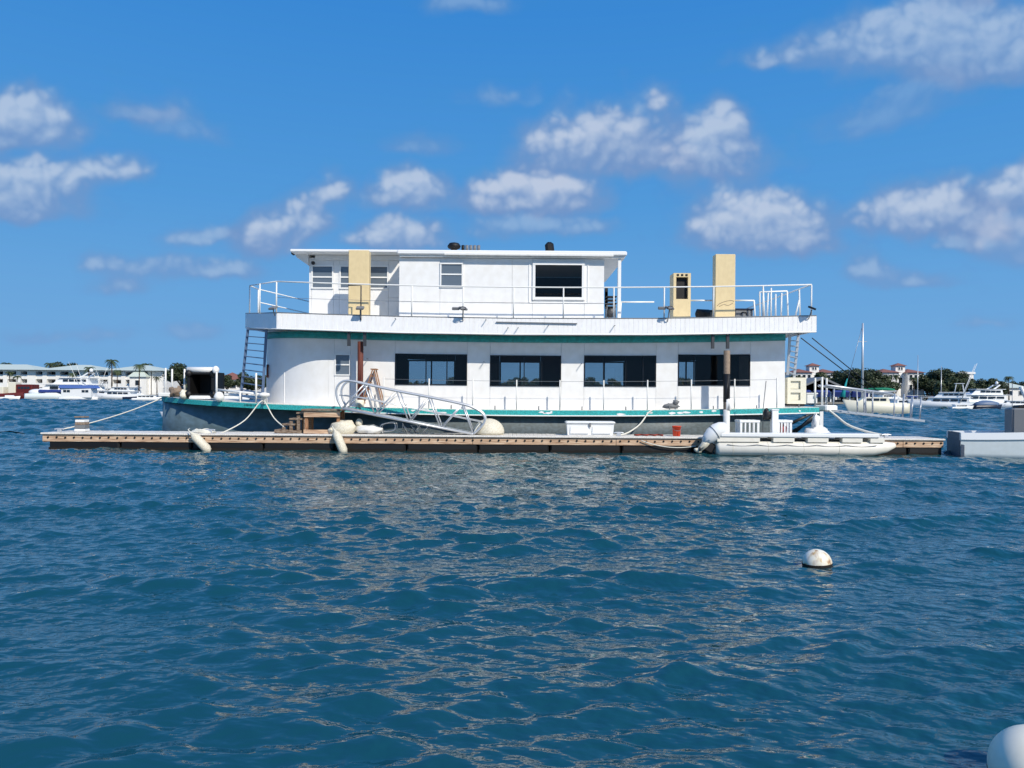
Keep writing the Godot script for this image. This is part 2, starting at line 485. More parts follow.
# ------------------------------------------------------------------ the houseboat
const X_BOW := -14.1
const X_STERN := 11.0
func half(x: float) -> float:   # half breadth of the main deck
	if x > -6.6: return DC - DG
	var u := clampf((x - X_BOW) / (-6.6 - X_BOW), 0.0, 1.0)
	return (DC - DG) * pow(sin(u * PI / 2), 0.72)
func slab(st, x0: float, x1: float, y0: float, y1: float, z: float, th: float, s := true):
	smooth(st, false)
	var a0 := sh(x0) if s else 0.0
	var a1 := sh(x1) if s else 0.0
	var f := [Vector3(x0, y0 + a0, z), Vector3(x1, y0 + a1, z), Vector3(x1, y1 + a1, z), Vector3(x0, y1 + a0, z)]
	var k := []
	for p in f: k.append(p - Vector3(0, 0, th))
	quad(st, f[0], f[1], f[2], f[3]); quad(st, k[1], k[0], k[3], k[2])
	for i in 4: quad(st, f[(i + 1) % 4], f[i], k[i], k[(i + 1) % 4])
# a wall of sheets round openings [x0, x1, y0, y1]; each sheet is a part of the wall
func sheets(parent: Node, called: String, m: Material, xs: Array, y0: float, y1: float, z: float, th: float, open: Array, s := true, splits := []):
	for i in xs.size() - 1:
		var a: float = xs[i] + 0.004
		var b: float = xs[i + 1] - 0.004
		var cuts := [y0]
		var hole := []
		for o in open:
			if o[0] < b - 0.02 and o[1] > a + 0.02: hole = o
		var spans := []
		if hole: spans = [[y0, hole[2]], [hole[3], y1]]
		else:
			var last := y0
			for c in splits:
				spans.append([last, c - 0.004]); last = c + 0.004
			spans.append([last, y1])
		for sp in spans:
			var st := S()
			slab(st, a, b, sp[0], sp[1], z + (0.0015 if i % 2 else 0.0), th, s)
			part(st, called, m, parent)
func window(parent: Node, x0: float, x1: float, y0: float, y1: float, z: float, mull: Array, fw: float, fm: Material, gm: Material, s := true, cross := []):
	var w := Node3D.new()
	w.name = "window"
	parent.add_child(w, true)
	w.position = -parent.position
	var st := S()
	var d := sh((x0 + x1) * 0.5) if s else 0.0
	box(st, Vector3((x0 + x1) / 2, y0 + d + fw / 2, z), Vector3(x1 - x0, fw, 0.07)); box(st, Vector3((x0 + x1) / 2, y1 + d - fw / 2, z), Vector3(x1 - x0, fw, 0.07))
	var cols := [x0 + fw / 2] + mull + [x1 - fw / 2]
	for c in cols: box(st, Vector3(c, (y0 + y1) / 2 + d, z - 0.004), Vector3(fw, y1 - y0 - 2 * fw, 0.06))
	var rows := [y0 + fw / 2] + cross + [y1 - fw / 2]
	for c in cross: box(st, Vector3((x0 + x1) / 2, c + d, z - 0.006), Vector3(x1 - x0 - 2 * fw, fw, 0.05))
	var f := part(st, "frame", fm, w)
	f.position = Vector3.ZERO
	for i in cols.size() - 1:
		for j in rows.size() - 1:
			var g := S()
			box(g, Vector3((cols[i] + cols[i + 1]) / 2, (rows[j] + rows[j + 1]) / 2 + d, z - 0.012 - 0.008 * (i % 2)), Vector3(cols[i + 1] - cols[i] - fw, rows[j + 1] - rows[j] - fw, 0.006))
			var p := part(g, "pane", gm, w)
			p.position = Vector3.ZERO
func plan_loft(st, xs: Array, edge: Callable, top: Callable, bot: Callable):
	# a deck slab between its near and far edges
	smooth(st, false)
	var rings := []
	for x in xs:
		var b: float = edge.call(x)
		rings.append(PackedVector3Array([Vector3(x, top.call(x), -DC + b), Vector3(x, top.call(x), -DC - b), Vector3(x, bot.call(x), -DC - b), Vector3(x, bot.call(x), -DC + b)]))
	loft(st, rings, true, true, true)
func up_half(x: float) -> float:
	var full := DC - DF
	return full if x > -8.35 else lerpf(0.35, full, clampf((x + 10.65) / 2.3, 0, 1))
func make_houseboat():
	var at := Vector3(-0.5, 0, -DC)
	var hb := thing("houseboat", "two-storey white houseboat with teal trim, dark hull and yellow columns, moored at the dock", "houseboat", at)
	var gy := 1.38      # main deck edge amidships
	var st := S()
	# hull
	var xs := []
	var rings := []
	var seg := [[], []]
	for i in 41: seg[0].append(lerpf(X_BOW, -4.0, i / 40.0))
	seg[1] = [-4.0, -3.0, -2.0, 0.0, 5.0, 9.6]
	for k in 2:
		st = S()
		rings = []
		smooth(st, true)
		for x in seg[k]:
			var u := clampf((x - X_BOW) / 5.5, 0, 1)
			var b := maxf(half(x) - 0.035 - 0.80 * smoothstep(0.0, 1.0, u) + 0.62 * smoothstep(-6.5, -2.5, x), 0.03)
			var t := gy + sh(x) - 0.19
			rings.append(PackedVector3Array([Vector3(x, t, -DC + b), Vector3(x, t, -DC - b), Vector3(x, -0.1, -DC - b), Vector3(x, -0.7, -DC - b * 0.7), Vector3(x, -0.7, -DC + b * 0.7), Vector3(x, -0.1, -DC + b), Vector3(x, 0.5, -DC + b)]))
		loft(st, rings, true, true, true)
		part(st, ["hull", "hull_side"][k], [M.hull, M.hull_grey][k], hb)
	# teal rubbing band: the edge of the main deck
	st = S()
	xs = []
	for i in 37: xs.append(lerpf(X_BOW - 0.05, -5.0, pow(i / 36.0, 1.4)))
	xs.append_array([-2.0, 0.0, 2.0, 4.0, 6.0, 8.0, X_STERN])
	plan_loft(st, xs, func(x): return half(x) + 0.02, func(x): return gy + sh(x) - 0.012, func(x): return gy + sh(x) - 0.19)
	part(st, "deck_band", M.teal, hb)
	# white lower edge of the band, amidships and aft
	st = S()
	var pts := []
	for i in 25:
		var x := lerpf(-6.0, X_STERN, i / 24.0)
		pts.append(Vector3(x, gy + sh(x) - 0.205, -DG + 0.02))
	tube(st, pts, 0.026, 6)
	part(st, "rub_rail", M.rail, hb)
	st = S()
	plan_loft(st, xs, func(x): return half(x) - 0.02, func(x): return gy + sh(x) + 0.004, func(x): return gy + sh(x) - 0.03)
	part(st, "main_deck", M.decking, hb)
	# flaking white patches on the band
	rng.seed = 41
	st = S()
	for i in 16:
		var x := rng.randf_range(-5.5, 10.5)
		var w := rng.randf_range(0.05, 0.2)
		smooth(st, false)
		var yb := gy + sh(x) - 0.012 - rng.randf_range(0.0, 0.11)
		var poly := []
		for k in 7:
			var a := TAU * k / 7
			poly.append(Vector3(x + cos(a) * w * rng.randf_range(0.5, 1), yb + sin(a) * 0.05 * rng.randf_range(0.4, 1) - 0.04, -DG + 0.024))
		for k in range(1, 6): tri(st, poly[0], poly[k], poly[k + 1])
	part(st, "paint_flakes", M.trim, hb, "stuff")
	# worn row of small dark letters on the bow
	st = S()
	for i in 9:
		var x := -9.75 + i * 0.058 + (0.03 if i > 5 else 0.0)
		var b := half(x) + 0.024
		box(st, Vector3(x, gy + sh(x) - 0.085, -DC + b), Vector3(0.03, 0.07 if i % 3 else 0.05, 0.006), Basis(Vector3.UP, -0.42))
	part(st, "worn_lettering", M.dark, hb, "stuff")

	# main cabin: near wall in sheets round the windows, rounded front, far wall
	var wy0 := gy - 0.01
	var wy1 := 4.05
	var win := []
	for w in [[395, 467], [490, 561], [584, 656], [678, 750]]:
		win.append([P(w[0], 370, DW).x, P(w[1], 370, DW).x, 2.25 - 0.012, 3.37])
	var x_fr := -6.75
	var small := [P(334.5, 365, DW).x, P(350.5, 365, DW).x, 2.50, 3.30]
	var wall := Node3D.new()
	wall.name = "cabin_wall"
	hb.add_child(wall); wall.position = -at
	var x_aft := P(785, 370, DW).x
	var cutx := [x_fr, small[0], small[1], win[0][0], win[0][1], win[1][0], win[1][1], win[2][0], win[2][1], win[3][0], win[3][1], x_aft]
	sheets(wall, "panel", M.white, cutx, wy0, wy1, -DW, 0.07, win + [small], true, [])
	for c in wall.get_children(): c.position = Vector3.ZERO
	# curved front
	st = S()
	smooth(st, true)
	var r0 := PackedVector3Array(); var r1 := PackedVector3Array(); var r2 := PackedVector3Array(); var r3 := PackedVector3Array()
	var bw := DC - DW
	for i in 41:
		var a := PI * i / 40.0
		var o := Vector3(x_fr - 3.05 * sin(a), 0, -DC + bw * cos(a))
		var inn := Vector3(x_fr - 2.98 * sin(a), 0, -DC + (bw - 0.07) * cos(a))
		var s := sh(o.x)
		r0.append(o + Vector3.UP * (wy0 + s)); r1.append(o + Vector3.UP * (wy1 + s + 0.12 * sin(a)))
		r2.append(inn + Vector3.UP * (wy1 + s + 0.12 * sin(a))); r3.append(inn + Vector3.UP * (wy0 + s))
	loft(st, [r0, r1], false, false, false, true)
	loft(st, [r2, r3], false, false, false, true)
	part(st, "front_wall", M.white, hb)
	# joint on the curved front
	st = S()
	for a in [0.62, 1.1]:
		var o := Vector3(x_fr - 3.055 * sin(a), 0, -DC + (bw + 0.004) * cos(a))
		bar(st, o + Vector3.UP * (gy + 0.16), o + Vector3.UP * 2.75, 0.02, 0.02)
	part(st, "joint_strip", M.trim, hb, "stuff")
	# far wall with its own windows, stern wall, floor
	var zf := -2 * DC + DW
	var fwin := []
	for w in [[-4.6, -2.5], [-0.55, 1.25], [3.15, 4.95], [7.2, 8.1]]: fwin.append([w[0], w[1], 2.2, 3.4])
	var fx := [x_fr]
	for w in fwin: fx.append_array([w[0], w[1]])
	fx.append(x_aft)
	var fwall := Node3D.new()
	fwall.name = "far_wall"
	hb.add_child(fwall); fwall.position = -at
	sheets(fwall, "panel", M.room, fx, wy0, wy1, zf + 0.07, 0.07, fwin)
	for c in fwall.get_children(): c.position = Vector3.ZERO
	st = S()
	box(st, Vector3(x_aft - 0.035, 2.8, -DC), Vector3(0.07, 2.8, 2 * bw - 0.16))
	part(st, "stern_wall", M.white, hb)
	st = S()
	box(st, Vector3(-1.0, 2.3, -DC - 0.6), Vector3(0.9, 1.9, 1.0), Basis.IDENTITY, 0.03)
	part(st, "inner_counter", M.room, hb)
	for i in 4:
		var w = win[i]
		var m := []
		var g: float = w[1] - w[0]
		for k in [[0.43, 0.72], [0.48, 0.73], [0.27, 0.58, 0.82], [0.22, 0.68]][i]: m.append(w[0] + g * k)
		window(hb, w[0], w[1], w[2], w[3], -DW + 0.0, m, 0.034, M.frame, M.glass)
	for w in fwin: window(hb, w[0], w[1], w[2], w[3], zf + 0.035, [(w[0] + w[1]) / 2], 0.06, M.frame, M.glass_clear)
	window(hb, small[0], small[1], small[2], small[3], -DW, [], 0.045, M.trim, M.glass_grey, true, [2.9])
	# teal band under the upper deck
	st = S()
	smooth(st, true)
	var t0 := PackedVector3Array(); var t1 := PackedVector3Array(); var t2 := PackedVector3Array(); var t3 := PackedVector3Array()
	for i in 60:
		var o: Vector3
		if i < 24: o = Vector3(lerpf(x_aft, x_fr, i / 24.0), 0, -DW + 0.03)
		else:
			var a := PI * (i - 24) / 35.0
			o = Vector3(x_fr - 3.085 * sin(a), 0, -DC + (bw + 0.03) * cos(a))
		var s := sh(o.x)
		t0.append(o + Vector3.UP * (3.84 + s)); t1.append(o + Vector3.UP * (4.09 + s))
		var inn := (o - Vector3(clampf(o.x, x_fr, 20), 0, -DC)).normalized() * 0.025
		t2.append(o - inn + Vector3.UP * (4.09 + s)); t3.append(o - inn + Vector3.UP * (3.84 + s))
	loft(st, [t0, t1, t2, t3, t0], false, false, false, true)
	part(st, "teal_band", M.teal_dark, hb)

	# upper deck with its beaded fascia
	var uy := 4.62
	st = S()
	xs = [-10.65, -10.0, -9.4, -8.8, -8.35]
	for i in 12: xs.append(lerpf(-7.0, P(816, 325, DF).x, i / 11.0))
	plan_loft(st, xs, func(x): return up_half(x) - 0.04, func(x): return uy + shu(x) - 0.02, func(x): return uy + shu(x) - 0.46)
	part(st, "upper_deck", M.white2, hb)
	# the bottom of the deck is a soffit a little above the fascia's lower edge
	var x_ue: float = xs[-1]
	var path := []   # plan points of the edge, near stern -> near bow -> far bow -> far stern
	var step := 0.0
	var edge := [Vector2(x_ue, DC + 0.02 - DC - (DC - DF)), Vector2(x_ue, DF - DC), Vector2(-8.35, DF - DC), Vector2(-10.65, -0.35), Vector2(-10.65, 0.35), Vector2(-8.35, DC - DF), Vector2(x_ue, DC - DF), Vector2(x_ue, DF - DC)]
	edge = [Vector2(x_ue, DF - DC), Vector2(-8.35, DF - DC), Vector2(-10.65, -0.35), Vector2(-10.65, 0.35), Vector2(-8.35, DC - DF), Vector2(x_ue, DC - DF), Vector2(x_ue, DF - DC)]
	for i in edge.size() - 1:
		var a: Vector2 = edge[i]; var b: Vector2 = edge[i + 1]
		var L := a.distance_to(b)
		var n := maxi(1, int(L / 0.165))
		var nor := Vector2((b - a).y, -(b - a).x).normalized()
		if nor.dot((a + b) / 2 - Vector2(0, 0)) < 0 and i != 6: nor = -nor
		for k in n:
			var g := 0.007 / (L / n)
			for q in [[0.0, 0.008], [g, 0.02], [1.0 - g, 0.02], [1.0, 0.008]]:
				if q[0] == 1.0 and k < n - 1: continue
				path.append([a.lerp(b, (k + q[0]) / n) + nor * q[1], k + i * 7])
	st = S()
	smooth(st, false)
	var f0 := PackedVector3Array(); var f1 := PackedVector3Array(); var f2 := PackedVector3Array()
	for p in path:
		# plan z grows away from the camera
		var v := Vector3(p[0].x, 0, -DC - p[0].y)
		var s := shu(v.x)
		f0.append(v + Vector3.UP * (uy - 0.55 + s)); f1.append(v + Vector3.UP * (uy + s))
		f2.append(Vector3(p[0].x * 0.992, uy + s, -DC - p[0].y * 0.98))
	loft(st, [f0, f1, f2], false, false, false, true)
	part(st, "beaded_fascia", M.fascia, hb)
	# cap and drip strips along the fascia
	for q in [[uy + 0.012, 0.022, M.grey, "deck_edge_strip"], [uy - 0.56, 0.028, M.trim, "drip_strip"]]:
		st = S()
		pts = []
		for e in [edge[0], Vector2(5, DF - DC), Vector2(0, DF - DC), Vector2(-4, DF - DC), edge[1], Vector2(-9.5, lerpf(DF - DC, -0.35, 0.5)), edge[2], edge[3], edge[4]]:
			pts.append(Vector3(e.x, q[0] + shu(e.x), -DC - e.y * 1.003))
		tube(st, pts, q[1], 5)
		part(st, q[3], q[2], hb)

	# upper cabin
	var yb := uy - 0.02
	var ux0 := P(399, 290, DW).x
	var ux1 := P(604, 290, DW).x
	var uyt := P(500, 258.5, DW).y
	var uc := Node3D.new()
	uc.name = "upper_cabin"
	hb.add_child(uc); uc.position = -at
	var w1 := [P(440, 275, DW).x, P(463, 275, DW).x, P(450, 287.5, DW).y, P(450, 263, DW).y]
	var w2 := [P(532.5, 275, DW).x, P(584.5, 275, DW).x, P(560, 300, DW).y, P(560, 262.5, DW).y]
	sheets(uc, "panel", M.white, [ux0, w1[0], w1[1], P(512, 290, DW).x, w2[0], w2[1], ux1], yb, uyt, -DW, 0.07, [w1, w2], false, [P(500, 302.5, DW).y])
	for c in uc.get_children(): c.position = Vector3.ZERO
	st = S()
	box(st, Vector3(ux1 - 0.035, (yb + uyt) / 2, -DC - 0.1), Vector3(0.07, uyt - yb, 2 * bw - 0.1))
	part(st, "end_wall", M.white, hb)
	st = S()
	box(st, Vector3(ux0 + 0.035, (yb + uyt) / 2, -DC - 0.1), Vector3(0.07, uyt - yb, 2 * bw - 0.1))
	part(st, "end_wall", M.white, hb)
	st = S()
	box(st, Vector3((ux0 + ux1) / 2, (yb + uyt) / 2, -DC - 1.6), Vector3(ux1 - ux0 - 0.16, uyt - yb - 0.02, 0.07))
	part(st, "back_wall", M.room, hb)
	window(hb, w1[0], w1[1], w1[2], w1[3], -DW + 0.02, [], 0.05, M.trim, M.glass_grey, false, [(w1[2] + w1[3]) / 2 + 0.03])
	window(hb, w2[0], w2[1], w2[2], w2[3], -DW + 0.03, [], 0.10, M.trim, M.glass, false)
	# casing round the larger window
	st = S()
	for q in [[w2[0] - 0.12, w2[2] - 0.1, w2[0] - 0.12, w2[3] + 0.1], [w2[1] + 0.12, w2[2] - 0.1, w2[1] + 0.12, w2[3] + 0.1], [w2[0] - 0.12, w2[2] - 0.1, w2[1] + 0.12, w2[2] - 0.1]]:
		bar(st, Vector3(q[0], q[1], -DW + 0.012), Vector3(q[2], q[3], -DW + 0.012), 0.03, 0.03)
	part(st, "casing", M.trim, hb)
	# roof of the upper cabin with gutter and porch
	var rx0 := P(397, 252, DW - 0.25).x
	var rx1 := P(627, 256, DW - 0.25).x
	var ry := P(500, 250.8, DW - 0.25).y
	st = S()
	box(st, Vector3((rx0 + rx1) / 2, ry - 0.06, -DC), Vector3(rx1 - rx0, 0.16, 2 * bw + 0.5), Basis.IDENTITY, 0.03)
	var roof := part(st, "roof", M.trim, hb)
	st = S()
	box(st, Vector3((rx0 + rx1) / 2, ry - 0.18, -DC), Vector3(rx1 - rx0 - 0.14, 0.075, 2 * bw + 0.3))
	part(st, "soffit", M.white2, hb)
	st = S()
	bar(st, Vector3(P(445, 256, DW).x, ry - 0.135, -DW + 0.27), Vector3(rx1 - 0.5, ry - 0.155, -DW + 0.27), 0.06, 0.055)
	part(st, "gutter", M.white2, hb)
	st = S()
	for q in [[rx0 + 0.1, 0.0, 3.3], [rx1 - 3.3, 0.0, 3.0]]:
		box(st, Vector3(q[0] + q[2] / 2, ry + 0.035, -DC + bw - 0.2), Vector3(q[2], 0.05, 0.4))
	part(st, "roof_edge_board", M.white2, hb, "stuff")
	st = S()
	var pp := P(619, 290, DW)
	box(st, Vector3(pp.x, (yb + ry) / 2 - 0.1, -DW + 0.02), Vector3(0.12, ry - yb - 0.2, 0.12), Basis.IDENTITY, 0.01)
	part(st, "porch_post", M.trim, hb)
	# wheelhouse, set back, with a raked visor
	var dp := DW + 1.45
	var px0 := P(309, 290, dp).x
	var pyt := P(340, 258, dp).y
	var ph := Node3D.new()
	ph.name = "wheelhouse"
	hb.add_child(ph); ph.position = -at
	var pw := []
	for w in [[311.5, 333.5], [339.5, 350], [368, 388.5]]:
		pw.append([P(w[0], 277, dp).x, P(w[1], 277, dp).x, P(350, 289, dp).y, P(350, 265.5, dp).y])
	sheets(ph, "panel", M.white, [px0, pw[0][0], pw[0][1], pw[1][0], pw[1][1], pw[2][0], pw[2][1], ux0 + 0.02], yb, pyt, -dp, 0.07, pw, false, [P(340, 297, dp).y])
	for c in ph.get_children(): c.position = Vector3.ZERO
	for w in pw: window(hb, w[0], w[1], w[2], w[3], -dp + 0.02, [], 0.05, M.trim, M.glass_grey, false, [(w[2] + w[3]) / 2])
	st = S()
	box(st, Vector3(px0 + 0.035, (yb + pyt) / 2, -DC - 0.6), Vector3(0.07, pyt - yb, 2 * (DC - dp) + 1.0))
	part(st, "wheelhouse_front", M.white, hb)
	st = S()
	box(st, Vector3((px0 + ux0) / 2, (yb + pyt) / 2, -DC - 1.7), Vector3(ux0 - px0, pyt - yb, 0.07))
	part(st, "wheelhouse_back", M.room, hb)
	st = S()
	var vx := P(293, 250, dp - 0.3).x
	var vy := P(340, 251.3, dp - 0.3).y
	box(st, Vector3((vx + ux0 - 0.05) / 2, vy - 0.05, -DC - 0.3), Vector3(ux0 - 0.05 - vx, 0.10, 2 * (DC - dp) + 2.0), Basis.IDENTITY, 0.02)
	part(st, "wheelhouse_roof", M.trim, hb)
	st = S()
	box(st, Vector3((px0 + 0.15 + ux0) / 2, vy - 0.2, -dp + 0.06), Vector3(ux0 - px0 - 0.35, 0.17, 0.1))
	part(st, "roof_beam", M.white2, hb)
	st = S()
	smooth(st, false)
	var za := -dp + 0.15; var zb := -DC - 1.3
	var tr := [Vector2(vx + 0.03, vy - 0.1), Vector2(vx + 0.1, vy - 0.22), Vector2(px0, vy - 0.52), Vector2(px0, vy - 0.1)]
	var ra := PackedVector3Array(); var rb := PackedVector3Array()
	for q in tr: ra.append(Vector3(q.x, q.y, za)); rb.append(Vector3(q.x, q.y, zb))
	loft(st, [ra, rb], true, true, true, true)
	part(st, "visor", M.white2, hb)
	# lamp under the visor, camera on the wall
	for q in [[293.5, 253, 0.09], [313, 263, 0.07]]:
		st = S()
		lathe(st, [[0.02, -q[2]], [q[2], -q[2] * 0.4], [q[2], q[2] * 0.6], [0.02, q[2]]], 10, P(q[0], q[1], dp - 0.12))
		part(st, "deck_lamp", M.dark, hb)

	# yellow columns
	for q in [[348.5, 368.3, 250, 26.9, false], [715.5, 735, 254, 27.1, false], [673.5, 690.5, 273, 27.3, true]]:
		var col := Node3D.new()
		col.name = "yellow_column"
		hb.add_child(col, true); col.position = -at
		var d: float = q[3]
		var a := P(q[0], q[2], d); var b := P(q[1], 318, d)
		var w := b.x - a.x
		var cy := uy - 0.03
		st = S()
		if not q[4]:
			box(st, Vector3((a.x + b.x) / 2, (a.y + cy) / 2, -d - 0.2), Vector3(w, a.y - cy, 0.4), Basis.IDENTITY, 0.015)
		else:
			var th := 0.1
			var yo := P(680, 299, d).y
			var yt := P(680, 277, d).y
			box(st, Vector3(a.x + th / 2, (a.y + cy) / 2, -d - w / 2), Vector3(th, a.y - cy, w))
			box(st, Vector3(b.x - th / 2, (a.y + cy) / 2, -d - w / 2), Vector3(th, a.y - cy, w))
			box(st, Vector3((a.x + b.x) / 2, (yo + cy) / 2, -d - w / 2), Vector3(w - 2 * th, yo - cy, w - 0.004))
			box(st, Vector3((a.x + b.x) / 2, (a.y + yt) / 2, -d - w / 2), Vector3(w - 2 * th, a.y - yt, w - 0.004))
			box(st, Vector3((a.x + b.x) / 2, (yo + yt) / 2, -d - w + 0.04), Vector3(w - 2 * th, yt - yo, 0.04))
		var mm := part(st, "casing", M.yellow, col)
		mm.position = Vector3.ZERO
		if q[0] == 715.5:
			for l in [[[717, 306], [720, 303.5], [725, 301.5], [731, 300.5], [734, 301.5]], [[719, 306.5], [724, 304.5], [728, 305.5], [733, 303]]]:
				st = S()
				var sp := []
				for e in l: sp.append(P(e[0], e[1], d - 0.002))
				tube(st, curve(sp, 4), 0.009, 4)
				part(st, "scratch_mark", M.stained, col).position = Vector3.ZERO
		if q[4]:
			st = S()
			box(st, Vector3((a.x + b.x) / 2, P(680, 288, d).y, -d - 0.3), Vector3(w - 0.2, P(680, 277, d).y - P(680, 299, d).y - 0.01, 0.3))
			part(st, "dark_insert", M.black, col).position = Vector3.ZERO
			st = S()
			for k in 3: box(st, Vector3(a.x + w * (0.25 + 0.25 * k), P(680, 275, d).y, -d + 0.004), Vector3(0.08, 0.07, 0.02))
			part(st, "vent_slots", M.black, col, "stuff").position = Vector3.ZERO

	# upper railing
	var ty := 1.13
	var zr := -DF - 0.06
	var tops := []
	var plan := [Vector3(-10.45, 0, -DC + 0.35), Vector3(-8.4, 0, zr)]
	st = S()
	for i in 12: tops.append(Vector3(lerpf(-8.4, P(812, 284, DF).x, i / 11.0), 0, zr))
	for i in tops.size(): tops[i].y = uy + shu(tops[i].x) + ty
	tube(st, tops, 0.026, 6)
	part(st, "top_rail", M.rail, hb)
	for q in [[Vector3(-10.45, 0, -DC + 0.5), Vector3(-8.4, 0, zr), ty], [Vector3(-10.45, 0, -DC + 0.5), Vector3(-10.45, 0, -DC - 0.5), ty], [Vector3(-10.45, 0, -DC - 0.5), Vector3(-8.4, 0, -2 * DC - zr), ty], [Vector3(-8.4, 0, -2 * DC - zr), Vector3(-4.5, 0, -2 * DC - zr), ty], [Vector3(-10.45, 0, -DC - 0.5), Vector3(-8.4, 0, -2 * DC - zr), 0.6], [tops[-1], Vector3(tops[-1].x, 0, -2 * DC - zr), ty]]:
		st = S()
		var a: Vector3 = q[0]; var b: Vector3 = q[1]
		a.y = uy + shu(a.x) + q[2]; b.y = uy + shu(b.x) + q[2]
		tube(st, [a, b], 0.024, 6)
		part(st, "side_rail", M.rail, hb)
	for w in [[-8.4, -0.8], [-0.8, 3.6]]:
		st = S()
		pts = []
		for i in 8:
			var x := lerpf(w[0], w[1], i / 7.0)
			pts.append(Vector3(x, uy + shu(x) + 0.56, zr))
		tube(st, pts, 0.007, 4)
		part(st, "wire", M.wire, hb)
	var posts := []
	for q in [411.5, 463, 513.5, 563.5, 614, 664.5, 714, 763.5, 812]: posts.append(Vector3(P(q, 300, DF).x, 0, zr))
	posts.append_array([Vector3(-8.4, 0, zr), Vector3(-9.5, 0, -DC + 2.1), Vector3(-10.45, 0, -DC + 0.5), Vector3(-10.45, 0, -DC - 0.5), Vector3(-8.4, 0, -2 * DC - zr), Vector3(-6.4, 0, -2 * DC - zr), Vector3(tops[-1].x, 0, -DC), Vector3(tops[-1].x, 0, -2 * DC - zr)])
	for p in posts:
		st = S()
		var y0: float = uy + shu(p.x) - 0.02
		tube(st, [Vector3(p.x, y0, p.z), Vector3(p.x, y0 + ty, p.z)], 0.027, 7)
		part(st, "post", M.rail, hb)
	# lower rails and the frames standing aft on the upper deck
	var loops := [
		[[620, 319], [621, 302], [654, 302]], [[690.5, 300.5], [712, 300.5]], [[735, 300.5], [754, 300.5], [755, 318]],
		[[760, 318], [759.5, 292], [787, 291], [788, 318]], [[771, 318], [771, 288]], [[775.5, 318], [775.5, 294]], [[781, 318], [781.5, 293]], [[764.5, 318], [763, 288]], [[800, 318], [799, 289]], [[795, 318], [799, 300]], [[767, 318], [768, 293]]]
	for l in loops:
		st = S()
		pts = []
		for q in l: pts.append(P(q[0], q[1], DF + 1.3))
		for i in pts.size() - 1: tube(st, [pts[i], pts[i + 1]], 0.03, 6)
		part(st, "aft_rail", M.rail, hb)
	# floodlights on brackets along the fascia
	for q in [[360, 308, 0.22, 0.0], [463, 308.5, 0.3, 0.5], [669.5, 308, 0.3, 0.5], [812, 308, 0.2, 0.9], [273, 308, 0.25, -0.4]]:
		var fl := Node3D.new()
		fl.name = "floodlight"
		hb.add_child(fl, true); fl.position = -at
		var c := P(q[0], q[1], DF - 0.3)
		st = S()
		var foot := Vector3(c.x - 0.02, uy + shu(c.x) - 0.1, -DF + 0.04)
		tube(st, [foot, foot + Vector3(0, 0.1, 0.12), c + Vector3(0, -0.06, -0.03)], 0.02, 6)
		part(st, "bracket", M.grey, fl).position = Vector3.ZERO
		st = S()
		box(st, c, Vector3(0.27, 0.07, 0.22), Basis(Vector3.UP, q[3]) * Basis(Vector3.RIGHT, 0.45), 0.012)
		part(st, "head", M.grey if q[0] != 812 else M.dark, fl).position = Vector3.ZERO
		if q[2] == 0.3:
			st = S()
			box(st, c + Vector3(-0.26, 0.0, -0.06), Vector3(0.26, 0.10, 0.10), Basis(Vector3.RIGHT, 0.3), 0.012)
			part(st, "sensor_box", M.grey, fl).position = Vector3.ZERO
			st = S()
			var rim := []
			for k in 13: rim.append(c + Vector3(cos(k * TAU / 12) * 0.10, sin(k * TAU / 12) * 0.06 - 0.01, 0.13))
			tube(st, rim, 0.012, 5, false)
			part(st, "rim", M.dark, fl).position = Vector3.ZERO
	# pole that carries the first floodlight
	st = S()
	var c0 := P(361, 300, DF - 0.03)
	tube(st, [Vector3(c0.x, uy - 0.1, -DF + 0.05), Vector3(c0.x, uy + 1.13, -DF + 0.05), Vector3(c0.x - 0.45, uy + 1.14, -DF + 0.04)], 0.025, 6)
	part(st, "lamp_pole", M.steel, hb)
	# pegs that stick out of fascia and wall
	for q in [[508, 328, 0], [518, 328, 0], [548, 326, 0], [614, 326, 0], [396, 319, 0], [368, 359, 1], [484, 362, 1], [581, 364, 1], [486, 320, 0]]:
		st = S()
		var d: float = DF if q[2] == 0 else DW
		var a := P(q[0], q[1], d)
		tube(st, [a + Vector3(0, 0, -0.02), a + Vector3(0.0, 0.0, 0.26)], 0.015, 5)
		part(st, "peg", M.grey, hb)
	st = S()
	bar(st, P(496, 322, DF - 0.06), P(577, 323.5, DF - 0.06), 0.04, 0.03)
	part(st, "light_strip", M.grey, hb)
	# guide poles at the deck edge
	for q in [[359, 3.8, M.rust, 0.105, false], [726.5, 3.55, M.stained, 0.115, true]]:
		st = S()
		var x := P(q[0], 370, DG - 0.1).x
		tube(st, [Vector3(x, -0.6 if q[4] else gy + 0.2, -DG + 0.12 if q[4] else -DG - 0.12), Vector3(x, q[1], -DG + 0.12 if q[4] else -DG - 0.12)], q[3], 12)
		part(st, "guide_pole", q[2], hb)
		if q[4]:
			st = S(); tube(st, [Vector3(x, 1.72, -DG + 0.12), Vector3(x, 2.72, -DG + 0.12)], q[3] + 0.006, 12); part(st, "pole_sleeve", M.dark, hb)
			st = S(); tube(st, [Vector3(x, -0.6, -DG + 0.12), Vector3(x, 1.45, -DG + 0.12)], q[3] + 0.005, 12); part(st, "pole_casing", M.white2, hb)
		for k in ([-11.0, 5.0] if not q[4] else [-13.0, 2.0]):
			st = S()
			var xb := P(q[0] + k, 340, DF).x
			box(st, Vector3(xb, 3.88, -DF - 0.12), Vector3(0.10, 0.52, 0.10))
			part(st, "hanger", M.steel, hb)
	st = S()
	var pbx := P(359, 404, DG).x
